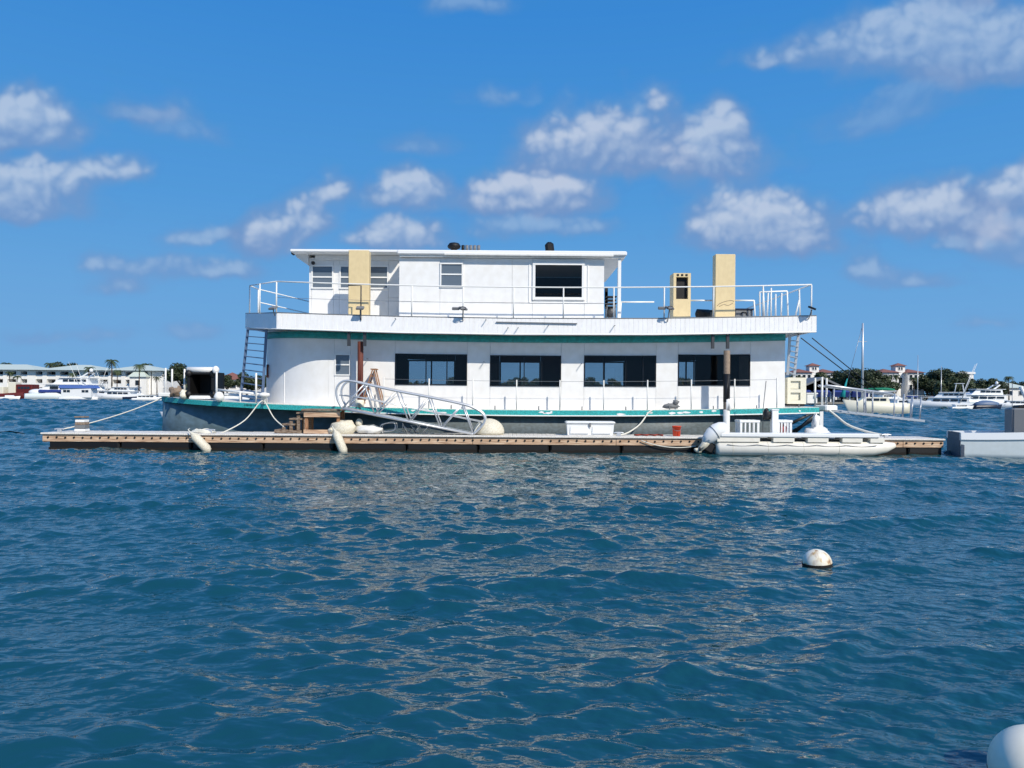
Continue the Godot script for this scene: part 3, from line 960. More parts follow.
	lathe(st, [[0.16, 0.0], [0.16, 0.25], [0.12, 0.27]], 12, Vector3(pbx, gy + sh(pbx) - 0.01, -DG - 0.12))
	part(st, "pole_socket", M.cream, hb)
	st = S()
	lathe(st, [[0.135, 0.0], [0.135, 0.38], [0.12, 0.4]], 12, Vector3(P(726.5, 404, DG).x, gy + 0.05, -DG + 0.12))
	part(st, "pole_socket", M.trim, hb)
	# main deck railing: thin stanchions and a wire
	for q in [383, 428.5, 472.5, 516.5, 560, 604, 648, 692, 735.5, 778]:
		var x := P(q, 395, DG - 0.05).x
		st = S()
		tube(st, [Vector3(x, gy + sh(x) - 0.02, -DG - 0.07), Vector3(x, gy + sh(x) + 1.08, -DG - 0.07)], 0.026, 6)
		part(st, "stanchion", M.rail, hb)
		st = S()
		tube(st, [Vector3(x + 0.8, gy + sh(x), -DG - 0.09), Vector3(x + 0.8, gy + sh(x) + 0.14, -DG - 0.09)], 0.022, 5)
		part(st, "short_pin", M.grey, hb)
	st = S()
	pts = []
	for i in 12:
		var x := lerpf(P(383, 395, DG).x, P(778, 395, DG).x, i / 11.0)
		pts.append(Vector3(x, gy + sh(x) + 1.03, -DG - 0.07))
	tube(st, pts, 0.006, 4)
	part(st, "wire", M.wire, hb)
	# bow rail: white posts and rails
	for q in [[165.5, 368, 396, 29.6], [172, 369, 396, 29.3], [184.5, 369, 397, 28.6], [216.5, 372, 400, 27.6], [240, 392, 402, 27.2], [256, 373, 403, 27.0]]:
		st = S()
		var a := P(q[0], q[1], q[3]); var b := P(q[0], q[2], q[3])
		b.y = gy + sh(b.x) - 0.02
		tube(st, [b, a], 0.036, 7)
		part(st, "bow_post", M.rail, hb)
	for l in [[[216, 389.5, 27.8], [240, 392, 27.3], [262, 394.5, 27.1]], [[217, 394, 31.5], [262, 397, 31.8]], [[218, 390, 31.5], [262, 393, 31.8]]]:
		st = S()
		pts = []
		for q in l: pts.append(P(q[0], q[1], q[2]))
		tube(st, pts, 0.045, 7)
		part(st, "bow_rail", M.rail, hb)
	st = S()
	box(st, P(167, 394.8, 29.5), Vector3(0.5, 0.16, 0.5), Basis.IDENTITY, 0.03)
	part(st, "bow_plate", M.rail, hb)
	st = S()
	lathe(st, [[0.05, -0.18], [0.16, -0.1], [0.19, 0.02], [0.12, 0.16], [0.03, 0.2]], 12, P(219, 397, 27.4))
	part(st, "bow_bollard", M.rail, hb)
	st = S()
	lathe(st, [[0.1, -0.18], [0.10, 0.08], [0.2, 0.1], [0.2, 0.2], [0.05, 0.24]], 12, P(264, 399, 26.8))
	part(st, "bow_bollard", M.rail, hb)
	# ladders
	ladder(hb, [P(240.5, 400, 28.4), P(248, 327, 28.2)], [P(262, 404, 27.6), P(266.5, 328, 27.5)], 11, M.blue_paint)
	ladder(hb, [P(787.5, 375, 27.6), P(790, 333, 27.4)], [P(794, 378, 28.1), P(798.5, 333, 28.0)], 8, M.alu)
	# life ring on the bow wall
	st = S()
	pts = []
	for k in 17: pts.append(P(267.5, 371, 28.6) + Vector3(sin(k * TAU / 16) * 0.06, cos(k * TAU / 16) * 0.22, sin(k * TAU / 16) * 0.2))
	tube(st, pts, 0.045, 7, false)
	part(st, "life_ring", M.rust, hb)
	# roof fittings
	st = S()
	lathe(st, [[0.12, 0.0], [0.12, 0.12], [0.22, 0.16], [0.25, 0.24], [0.18, 0.34], [0.05, 0.37]], 12, Vector3(P(454, 245, DW + 0.2).x, ry + 0.01, -DW - 0.2))
	part(st, "turbine_vent", M.black, hb)
	for k in 5:
		st = S()
		lathe(st, [[0.06, 0.0], [0.06, 0.27], [0.03, 0.28]], 8, Vector3(P(463 + k * 3.9, 245, DW + 0.2).x, ry + 0.01, -DW - 0.2))
		part(st, "roof_pipe", M.black if k == 0 else M.grey, hb)
	st = S()
	box(st, Vector3(P(549.5, 245, DW + 0.2).x, ry + 0.2, -DW - 0.2), Vector3(0.32, 0.44, 0.32), Basis(Vector3.FORWARD, -0.12), 0.09)
	part(st, "roof_hood", M.black, hb)
	# stern overhang: struts beneath the deck and a white upright
	for l in [[[794, 433, 27.2], [818, 412, 27.0]], [[785, 436, 27.6], [822, 414, 27.4]], [[790, 424, 28.6], [812, 413, 28.6]]]:
		st = S()
		tube(st, [P(l[0][0], l[0][1], l[0][2]), P(l[1][0], l[1][1], l[1][2])], 0.06, 7)
		part(st, "stern_strut", M.steel, hb)
	st = S()
	box(st, Vector3(P(822, 420, DG).x, 0.85, -DG - 0.1), Vector3(0.12, 1.1, 0.12))
	part(st, "stern_upright", M.white2, hb)
	# stern rail posts
	for q in [[815, 378, 407, 28.2], [822, 377, 407, 27.4], [826.5, 378, 406, 29.6]]:
		st = S()
		var a := P(q[0], q[1], q[3]); var b := P(q[0], q[2], q[3])
		tube(st, [b, a], 0.04, 7)
		part(st, "stern_post", M.rail, hb)
	# pale plate covering the deck lip beside the stern
	st = S()
	box(st, P(826, 408, 27.2), Vector3(0.5, 0.22, 0.7), Basis(Vector3.UP, 0.2), 0.04)
	part(st, "stern_chock", M.rail, hb)
func ladder(parent: Node3D, a: Array, b: Array, n: int, m: Material):
	var l := Node3D.new()
	l.name = "ladder"
	parent.add_child(l, true); l.position = -parent.position
	for s in [a, b]:
		var st := S()
		bar(st, s[0], s[1], 0.09, 0.05)
		part(st, "stile", m, l).position = Vector3.ZERO
	for i in n:
		var t := (i + 0.6) / n
		var st := S()
		bar(st, a[0].lerp(a[1], t), b[0].lerp(b[1], t), 0.1, 0.035)
		part(st, "rung", m, l).position = Vector3.ZERO

# ------------------------------------------------------------------ the dock and what lies on it
func make_dock():
	var xa := P(42, 436, DD).x
	var xb := 14.45
	var at := Vector3((xa + xb) / 2, 0, -(DD + DB) / 2)
	var dk := thing("floating_dock", "long low timber dock on black floats in front of the houseboat", "dock", at)
	var st := S()
	var L := xb - xa
	# fascia boards along the front
	var x := xa
	rng.seed = 3
	while x < xb - 0.1:
		var w := minf(4.8, xb - x)
		st = S()
		box(st, Vector3(x + w / 2, DOCK_Y - 0.182, -DD - 0.03 + rng.randf_range(-0.004, 0.004)), Vector3(w - 0.012, 0.235, 0.05), Basis.IDENTITY, 0.008)
		part(st, "fascia_board", M.wood, dk)
		x += w
	st = S()
	box(st, Vector3(xa + 0.03, DOCK_Y - 0.19, at.z), Vector3(0.05, 0.26, DB - DD - 0.12))
	part(st, "end_board", M.wood, dk)
	st = S()
	box(st, Vector3(at.x, DOCK_Y - 0.19, -DB + 0.03), Vector3(L, 0.26, 0.05))
	part(st, "back_board", M.wood, dk)
	st = S()
	box(st, Vector3(at.x, DOCK_Y - 0.03, -DD + 0.01), Vector3(L + 0.06, 0.06, 0.1), Basis.IDENTITY, 0.012)
	part(st, "edge_trim", M.decking, dk)
	# deck boards across
	st = S()
	var n := int(L / 0.145)
	for i in n:
		box(st, Vector3(xa + (i + 0.5) * L / n, DOCK_Y - 0.02 + rng.randf_range(-0.004, 0.003), at.z - 0.02), Vector3(L / n - 0.009, 0.035, DB - DD - 0.12))
	part(st, "deck_boards", M.decking, dk, "stuff")
	# bolts along the fascia
	st = S()
	var b := xa + 0.2
	while b < xb:
		lathe(st, [[0.036, 0.0], [0.03, 0.03]], 6, Vector3(b, DOCK_Y - 0.155 + rng.randf_range(-0.008, 0.008), -DD - 0.004), Basis(Vector3.RIGHT, PI / 2))
		b += 0.29
	part(st, "bolts", M.black, dk, "stuff")
	x = xa + 0.18
	while x < xb - 0.2:
		var w := minf(2.4, xb - x)
		st = S()
		box(st, Vector3(x + w / 2, 0.03, at.z + 0.05), Vector3(w - 0.05, 0.56, DB - DD - 0.17), Basis.IDENTITY, 0.05)
		part(st, "float", M.black, dk)
		st = S()
		var top := PackedVector3Array(); var low := PackedVector3Array()
		smooth(st, false)
		for k in 25:
			var wx := x + 0.03 + (w - 0.1) * k / 24.0
			top.append(Vector3(wx, 0.07 + rng.randf_range(-0.02, 0.025), -DD - 0.012)); low.append(Vector3(wx, -0.2, -DD - 0.006))
		loft(st, [low, top], false, false, false, true)
		part(st, "weed_fringe", M.weed, dk)
		x += w
func rope(called: String, label: String, pts: Array, r: float, m: Material, group := ""):
	var st := S()
	tube(st, pts, r, 6)
	var o := part(st, called, m, self)
	meta(o, label, "rope", group)
func legs4(t, m, x0, x1, z0, z1, y0, y1, w):
	for c in [[x0, z0], [x1, z0], [x0, z1], [x1, z1]]:
		var st := S()
		box(st, Vector3(c[0], (y0 + y1) / 2, c[1]), Vector3(w, y1 - y0, w))
		part(st, "leg", m, t)
func make_dock_things():
	var Y := DOCK_Y + 0.001
	var st := S()
	# wooden platform table
	var a := P(303.5, 409, 25.2); var b := P(340, 436, 25.2)
	var t := thing("timber_platform", "brown timber platform table standing on the dock beside the grey steps", "platform", Vector3((a.x + b.x) / 2, Y, -25.6))
	st = S(); box(st, Vector3((a.x + b.x) / 2, a.y - 0.03, -25.6), Vector3(b.x - a.x + 0.14, 0.06, 0.95), Basis.IDENTITY, 0.008); part(st, "top", M.wood_grey, t)
	st = S(); box(st, Vector3((a.x + b.x) / 2, a.y - 0.17, -25.22), Vector3(b.x - a.x - 0.02, 0.2, 0.05)); part(st, "apron", M.wood, t)
	st = S(); box(st, Vector3((a.x + b.x) / 2, Y + 0.07, -25.2), Vector3(b.x - a.x - 0.02, 0.13, 0.05)); part(st, "bottom_rail", M.wood, t)
	legs4(t, M.wood_v, a.x + 0.08, b.x - 0.08, -25.3, -25.95, Y, a.y - 0.061, 0.1)
	# boarding steps
	var s0 := P(275, 431, 25.3).x; var s1 := P(302, 431, 25.3).x
	t = thing("boarding_steps", "weathered grey wooden steps on the dock leading up to the timber platform", "steps", Vector3((s0 + s1) / 2, Y, -25.6))
	for q in [[s0, s1, 430.5], [s0 + 0.25, s1, 424.5], [s0 + 0.5, s1, 419], [s0 + 0.74, s1 + 0.06, 413]]:
		st = S()
		var y := P(290, q[2], 25.3).y
		box(st, Vector3((q[0] + q[0] + 0.42) / 2, y, -25.6), Vector3(0.44, 0.06, 0.7), Basis.IDENTITY, 0.006)
		part(st, "tread", M.wood_grey, t)
		for z in [-25.3, -25.9]:
			st = S()
			box(st, Vector3(q[0] + 0.3, (y + 0.12 + Y) / 2, z), Vector3(0.1, y + 0.12 - Y, 0.06))
			part(st, "post", M.wood_grey, t)
	for z in [-25.27, -25.93]:
		st = S(); box(st, Vector3((s0 + s1) / 2, P(290, 431.5, 25.3).y, z + 0.035), Vector3(s1 - s0, 0.09, 0.03)); part(st, "side_rail", M.wood_grey, t)
	# aluminium gangway leaning from the platform down to the dock
	t = thing("aluminium_gangway", "sloping aluminium truss gangway with rounded rail ends, lower end resting on the dock", "gangway", Vector3(P(410, 430, 25.3).x, Y, -25.4))
	var bn := [[343, 408.5], [375, 414], [409, 421], [441, 428], [473.5, 434]]
	var tn := [[365, 384], [397, 391], [428.6, 397], [462, 404]]
	for d in [24.98, 25.75]:
		var k: float = 25.1
		var off := Vector3(0, 0, k - d)
		var B := []; var T := []
		for q in bn: B.append(P(q[0], q[1], k) + off)
		for q in tn: T.append(P(q[0], q[1], k) + off)
		st = S(); tube(st, [B[0], B[4]], 0.04, 8); part(st, "bottom_chord", M.alu, t)
		st = S()
		pts_tube(st, [[343, 408.5], [338.5, 400], [337, 391], [340, 384], [346, 380.8], [354, 381.5], [365, 384], [397, 391], [428.6, 397], [462, 404], [474, 408], [482, 413], [485, 419.5], [482, 426], [473.5, 434]], k, off, 0.038)
		part(st, "handrail", M.alu, t)
		for i in 4:
			for e in [[B[i], T[i]], [T[i], B[i + 1]]]:
				st = S(); tube(st, e, 0.027, 6); part(st, "brace", M.alu, t)
		st = S(); tube(st, [P(340, 395, k) + off, P(362, 398, k) + off, P(482, 422, k) + off], 0.018, 5); part(st, "mid_rail", M.alu, t)
	for i in 22:
		var p := P(lerpf(346, 472, i / 21.0), lerpf(409, 433.6, i / 21.0), 25.1)
		st = S(); box(st, Vector3(p.x, p.y + 0.02, -25.365), Vector3(0.18, 0.03, 0.70), Basis(Vector3.FORWARD, 0.19)); part(st, "tread", M.alu, t)
	# wooden stepladder on the side deck
	t = thing("stepladder", "small wooden folding stepladder standing on the side deck behind the gangway rail", "stepladder", P(374, 409, 26.75))
	for z in [26.62, 27.0]:
		for l in [[[361, 409], [373.5, 369.5]], [[384.5, 410], [375, 369.5]]]:
			st = S(); bar(st, P(l[0][0], l[0][1], 26.8) + Vector3(0, 0, 26.8 - z), P(l[1][0], l[1][1], 26.8) + Vector3(0, 0, 26.8 - z), 0.07, 0.035); part(st, "stile", M.wood_v, t)
	for i in 5:
		var p := P(lerpf(363, 372, i / 4.0), lerpf(403, 376, i / 4.0), 26.8)
		st = S(); box(st, Vector3(p.x, p.y, -26.81), Vector3(0.12, 0.03, 0.36)); part(st, "step", M.wood_v, t)
	st = S(); box(st, P(374.3, 369.3, 26.81), Vector3(0.2, 0.04, 0.46)); part(st, "top_plate", M.wood_v, t)
	# large round mooring buoy lying on the dock
	var c := P(489, 430, 25.5)
	t = thing("round_buoy", "large cream round buoy lying on the dock at the foot of the gangway", "buoy", Vector3(c.x, Y, c.z))
	st = S()
	var prof := [[0.47, 0.0], [0.52, 0.06]]
	for i in 10: prof.append([maxf(0.525 * cos(PI / 2 * i / 9), 0.01), 0.08 + 0.47 * sin(PI / 2 * i / 9)])
	lathe(st, prof, 24, Vector3(c.x, Y, c.z)); part(st, "float_ball", M.fender, t)
	st = S(); tube(st, curve([Vector3(c.x - 0.2, Y + 0.5, -25.05), Vector3(c.x - 0.4, Y + 0.25, -25.0), Vector3(c.x - 0.52, Y + 0.03, -25.02)]), 0.025, 6); part(st, "lanyard", M.rope, t)
	# dock box
	a = P(566, 421, 25.2); b = P(615, 437.5, 25.2)
	t = thing("dock_box", "white fibreglass dock storage box with overhanging lid, standing on the dock", "storage box", Vector3((a.x + b.x) / 2, Y, -25.5))
	var w := b.x - a.x
	var hh := a.y - Y
	st = S()
	smooth(st, false)
	var bx := func(e: float, y: float): return PackedVector3Array([Vector3(a.x + e, y, -25.2 - e), Vector3(b.x - e, y, -25.2 - e), Vector3(b.x - e, y, -25.85 + e), Vector3(a.x + e, y, -25.85 + e)])
	loft(st, [bx.call(0.06, Y), bx.call(0.03, Y + hh * 0.8)], true, true, true); part(st, "bin", M.gel, t)
	st = S(); box(st, Vector3((a.x + b.x) / 2, Y + hh * 0.89, -25.525), Vector3(w + 0.02, hh * 0.18, 0.7), Basis.IDENTITY, 0.035); part(st, "lid", M.gel, t)
	st = S(); box(st, Vector3((a.x + b.x) / 2 - 0.02, Y + hh * 0.74, -25.19), Vector3(0.06, 0.14, 0.04)); part(st, "latch", M.grey, t)
	for k in [-0.5, 0.5]:
		st = S(); box(st, Vector3((a.x + b.x) / 2 + k * w * 0.45, Y + hh * 0.38, -25.222), Vector3(w * 0.38, hh * 0.5, 0.015), Basis(Vector3.RIGHT, -0.05), 0.006); part(st, "raised_panel", M.gel, t)
	# bucket
	c = P(676.5, 437, 25.3)
	t = thing("bucket", "bright orange plastic bucket standing on the dock near the outboard motor", "bucket", Vector3(c.x, Y, c.z))
	st = S(); lathe(st, [[0.125, 0.0], [0.148, 0.32], [0.158, 0.32], [0.158, 0.345], [0.14, 0.345], [0.118, 0.02]], 20, Vector3(c.x, Y, c.z)); part(st, "pail", M.orange, t)
	st = S()
	var hp := []
	for i in 9: hp.append(Vector3(c.x + cos(PI * i / 8) * 0.16, Y + 0.3 - sin(PI * i / 8) * 0.12, c.z + 0.02 + sin(PI * i / 8) * 0.12))
	tube(st, hp, 0.006, 5); part(st, "handle", M.wire, t)
	# fenders hanging on the dock front
	var fen := thing("hanging_fender", "pale cylindrical fender hanging askew on the dock front below the bow lines", "fender", Vector3.ZERO, "fenders on the dock front")
	st = S(); lathe(st, [[0.02, -0.42], [0.11, -0.36], [0.15, -0.26], [0.15, 0.26], [0.11, 0.36], [0.05, 0.42], [0.045, 0.47]], 14); part(st, "cylinder", M.fender, fen)
	st = S(); tube(st, [Vector3(0, 0.45, 0), Vector3(-0.05, 0.62, -0.1), Vector3(-0.06, 0.66, -0.3)], 0.018, 5); part(st, "lanyard", M.rope, fen)
	var f2 := copy(fen, "yellowish cylindrical fender hanging on the dock front beside the white sack", Vector3.ZERO, 0)
	fen.position = P(201, 443, DD - 0.2); fen.rotation = Vector3(0.1, 0, 0.75)
	f2.position = P(340, 443, DD - 0.2); f2.rotation = Vector3(-0.1, 0, 0.42)
	# white canvas sack and coiled hose beside it
	c = P(345, 431, 25.3)
	t = thing("canvas_sack", "lumpy white canvas sack slumped on the dock in front of the timber platform", "sack", Vector3(c.x, Y, c.z))
	st = S(); lump(st, Vector3(c.x - 0.05, Y + 0.17, c.z), Vector3(0.46, 0.3, 0.34), 11, 0.16); part(st, "bag", M.fender, t)
	st = S(); lump(st, Vector3(c.x - 0.42, Y + 0.12, c.z + 0.1), Vector3(0.14, 0.09, 0.14), 12, 0.2); part(st, "neck", M.fender, t)
	c = P(361, 431, 25.4)
	t = thing("boat_cover", "rolled white cover with round white float on top, next to the sack", "boat cover", Vector3(c.x + 0.2, Y, c.z))
	st = S(); lump(st, Vector3(c.x + 0.3, Y + 0.14, c.z), Vector3(0.5, 0.17, 0.28), 13, 0.18); part(st, "cover", M.white2, t)
	st = S(); lump(st, Vector3(c.x - 0.06, Y + 0.37, c.z + 0.05), Vector3(0.12, 0.15, 0.12), 14, 0.05); part(st, "float", M.fender, t)
	# small metal frames
	t = thing("metal_frame", "small bent metal tube frame standing on the dock beneath the gangway", "frame", P(387, 434.5, 25.5))
	st = S(); pts_tube(st, [[383, 433], [380, 428], [383, 424], [394, 423], [394, 430], [383, 431.5]], 25.4, Vector3.ZERO, 0.02); part(st, "near_loop", M.alu, t)
	st = S(); pts_tube(st, [[383, 433], [380, 428], [383, 424], [394, 423], [394, 430], [383, 431.5]], 25.4, Vector3(0, 0, -0.4), 0.02); part(st, "far_loop", M.alu, t)
	st = S(); tube(st, [P(394, 430, 25.4), P(394, 430, 25.4) + Vector3(0, 0, -0.4)], 0.02, 6); part(st, "crossbar", M.alu, t)
	t = thing("folding_rack", "tangle of thin folded metal rods lying on the dock under the gangway", "rack", P(415, 434.5, 25.5))
	rng.seed = 17
	for i in 12:
		var p := P(rng.randf_range(401, 430), 434.5, rng.randf_range(25.2, 25.8))
		p.y = Y + 0.02
		st = S(); tube(st, [p, p + Vector3(rng.randf_range(-0.5, 0.5), rng.randf_range(0.03, 0.42), rng.randf_range(-0.2, 0.2))], 0.013, 5); part(st, "rod", M.alu, t)
	# power pedestal at the dock's end
	c = P(82, 433, 25.6)
	t = thing("dock_pedestal", "small stacked box pedestal near the free end of the dock", "pedestal", Vector3(c.x, Y, c.z))
	for q in [[0.0, 0.09, M.trim], [0.1, 0.13, M.grey], [0.23, 0.09, M.stained], [0.32, 0.09, M.trim]]:
		st = S(); box(st, Vector3(c.x, Y + q[0] + q[1] / 2, c.z), Vector3(0.36 - q[0] * 0.15, q[1] - 0.004, 0.32), Basis.IDENTITY, 0.01); part(st, "tier", q[2], t)
	st = S(); box(st, Vector3(c.x - 0.02, Y + 0.5, c.z), Vector3(0.34, 0.05, 0.34), Basis.IDENTITY, 0.012); part(st, "cap", M.wood_grey, t)
	# cleats on the dock
	var cl0: Node3D = null
	var cl := [[62, "dock cleat holding the bow line near the free end of the dock"], [212, "dock cleat where two bow lines meet"], [618, "dock cleat beside the white dock box"], [884, "dock cleat beyond the white pontoon boat"]]
	for q in cl:
		c = P(q[0], 434, 25.2)
		if not cl0:
			cl0 = thing("dock_cleat", q[1], "cleat", Vector3.ZERO, "cleats on the dock")
			st = S(); tube(st, curve([Vector3(-0.16, 0.1, 0), Vector3(-0.08, 0.115, 0), Vector3(0.08, 0.115, 0), Vector3(0.16, 0.1, 0)]), 0.026, 6); part(st, "horn", M.alu, cl0)
			st = S(); box(st, Vector3(0, 0.05, 0), Vector3(0.14, 0.1, 0.06), Basis.IDENTITY, 0.01); part(st, "base", M.alu, cl0)
			cl0.position = Vector3(c.x, Y, -25.05)
		else: copy(cl0, q[1], Vector3(c.x, Y, -25.05), 0)
	# ropes
	rope("mooring_rope", "taut white mooring rope from the bow tip to the far end of the dock", sag(Vector3(P(62, 434, 25.05).x, Y + 0.1, -25.05), P(162, 398, 29.6), 0.12), 0.022, M.rope)
	rope("mooring_rope", "slack white rope from the bow bollard sweeping down to the dock", curve([P(263, 401, 26.6), P(259, 403, 26.45), P(245, 420, 26.2), P(226, 431, 25.7), P(214, 434.6, 25.2)]), 0.021, M.rope)
	rope("mooring_rope", "short white rope from the bow bollard down to the grey steps", curve([P(264, 401, 26.6), P(266.5, 404.5, 26.45), P(274, 418, 26.2), P(285, 428, 25.7), P(292, 434.6, 25.4)]), 0.021, M.rope)
	rope("mooring_rope", "white rope from the deck edge curving down to the dock box", curve([P(652, 410.5, 26.45), P(648, 413, 26.4), P(640, 424, 26.1), P(628, 432.5, 25.7), P(616, 436, 25.2)]), 0.026, M.rope)
	var coil := []
	for i in 60:
		var an := i * 0.42
		coil.append(Vector3(P(204, 435, 25.2).x + cos(an) * (0.42 - i * 0.003), Y + 0.025 + 0.0015 * i + 0.02 * sin(i * 1.7), -25.15 + sin(an) * 0.16))
	rope("rope_coil", "loose white rope coil lying on the dock near the bow fender", coil, 0.026, M.rope)
	var rr := []
	for i in 30: rr.append(Vector3(P(634 + i * 0.95, 436, 25.4).x, Y + 0.03, -25.3 + 0.12 * sin(i * 0.7)))
	rope("red_line", "rust red line laid along the dock beside the orange bucket", rr, 0.03, M.rope_red)
	rope("slack_line", "thin slack line hanging along the dock front near the outboard motor", sag(P(641, 440.5, DD - 0.06), P(696, 446, DD - 0.1), 0.13), 0.018, M.rope)
	# white plastic heap at the stern end of the dock
	c = P(817, 434, 25.8)
	t = thing("white_tarpaulin", "crumpled white tarpaulin heaped on the dock under the stern", "tarpaulin", Vector3(c.x, Y, c.z))
	st = S(); lump(st, Vector3(c.x, Y + 0.1, c.z), Vector3(0.42, 0.24, 0.3), 15, 0.3); part(st, "sheet", M.white2, t)
	st = S(); lump(st, Vector3(c.x - 0.05, Y + 0.42, c.z), Vector3(0.13, 0.34, 0.12), 16, 0.3); part(st, "fold", M.white2, t)
	# free standing white post
	c = P(774, 437, 25.0)
	t = thing("white_post", "square white dock post with dark bundle beside it, behind the pontoon boat", "post", Vector3(c.x, Y, c.z))
	st = S(); box(st, Vector3(c.x, (Y + P(774, 410.5, 25).y) / 2, c.z), Vector3(0.22, P(774, 410.5, 25).y - Y, 0.22), Basis.IDENTITY, 0.015); part(st, "shaft", M.trim, t)
	st = S(); box(st, Vector3(c.x, P(774, 410.5, 25).y + 0.02, c.z), Vector3(0.26, 0.05, 0.26), Basis.IDENTITY, 0.015); part(st, "cap", M.trim, t)
	st = S(); lump(st, P(767, 415, 25.0), Vector3(0.14, 0.2, 0.1), 18, 0.3); part(st, "dark_bundle", M.dark, t)
	rope("fishing_rod", "thin pale rod standing upright beside the white dock post", [P(762.5, 436, 25.2), P(763, 410, 25.3), P(766, 381, 25.4)], 0.014, M.grey)
	# white slatted crates
	for q in [[741, 758, 420, 436, false, "white slatted crate standing empty between motor and white dock post"], [778.5, 790.5, 420, 436, true, "white slatted crate with red life jackets inside, right beside the white dock post"]]:
		a = P(q[0], q[2], 24.95); b = P(q[1], q[3], 24.95)
		t = thing("slatted_crate", q[5], "crate", Vector3((a.x + b.x) / 2, Y, -25.2), "slatted crates on the dock")
		var dz := 0.5
		for z in [-24.95, -24.95 - dz]:
			for k in 5:
				if k == 1 and not q[4]: pass
				st = S(); box(st, Vector3(lerpf(a.x, b.x, k / 4.0), (a.y + Y) / 2, z), Vector3(0.07 if k % 4 == 0 else 0.045, a.y - Y, 0.05)); part(st, "slat", M.trim, t)
		for y in [Y + 0.04, a.y - 0.04]:
			st = S(); box(st, Vector3((a.x + b.x) / 2, y, -24.95 - dz / 2), Vector3(b.x - a.x + 0.1, 0.075, dz + 0.09)); part(st, "tray", M.trim, t)
		st = S(); box(st, Vector3(a.x, (a.y + Y) / 2, -24.95 - dz / 2), Vector3(0.03, a.y - Y - 0.16, dz - 0.06)); part(st, "side_board", M.white2, t)
		if q[4]:
			var lj := thing("life_jackets", "bundle of red life jackets inside the white slatted crate", "life jackets", Vector3((a.x + b.x) / 2, Y + 0.09, -25.2))
			st = S(); lump(st, Vector3((a.x + b.x) / 2, Y + 0.27, -25.2), Vector3(0.15, 0.17, 0.17), 19, 0.2); part(st, "foam", M.red, lj)
	# blue tarp scrap
	t = thing("blue_cloth", "crumpled pale blue cloth on the dock next to the slatted crate", "cloth", P(735, 436, 25.1))
	st = S(); lump(st, P(734, 435.5, 25.1), Vector3(0.3, 0.07, 0.2), 20, 0.4); part(st, "cloth", M.gel_blue, t)
func pts_tube(st, l: Array, d: float, off: Vector3, r: float):
	var pts := []
	for q in l: pts.append(P(q[0], q[1], d) + off)
	tube(st, curve(pts, 4), r, 8)
func lump(st: SurfaceTool, c: Vector3, r: Vector3, sd: int, rough: float):
	smooth(st, true)
	var n := FastNoiseLite.new()
	n.seed = sd; n.frequency = 1.1; n.fractal_octaves = 3
	var rings := []
	for i in 11:
		var ring := PackedVector3Array()
		var th := PI * clampf(i / 10.0, 0.02, 0.98)
		for k in 16:
			var ph := TAU * k / 16
			var v := Vector3(sin(th) * sin(ph), -cos(th), sin(th) * cos(ph))
			var s := 1.0 + rough * 2.0 * n.get_noise_3dv(v * 1.3)
			var p := Vector3(v.x * r.x, v.y * r.y, v.z * r.z) * s
			p.y = maxf(p.y, -r.y * 0.8)
			ring.append(c + p)
		rings.append(ring)
	loft(st, rings, true, true, true)

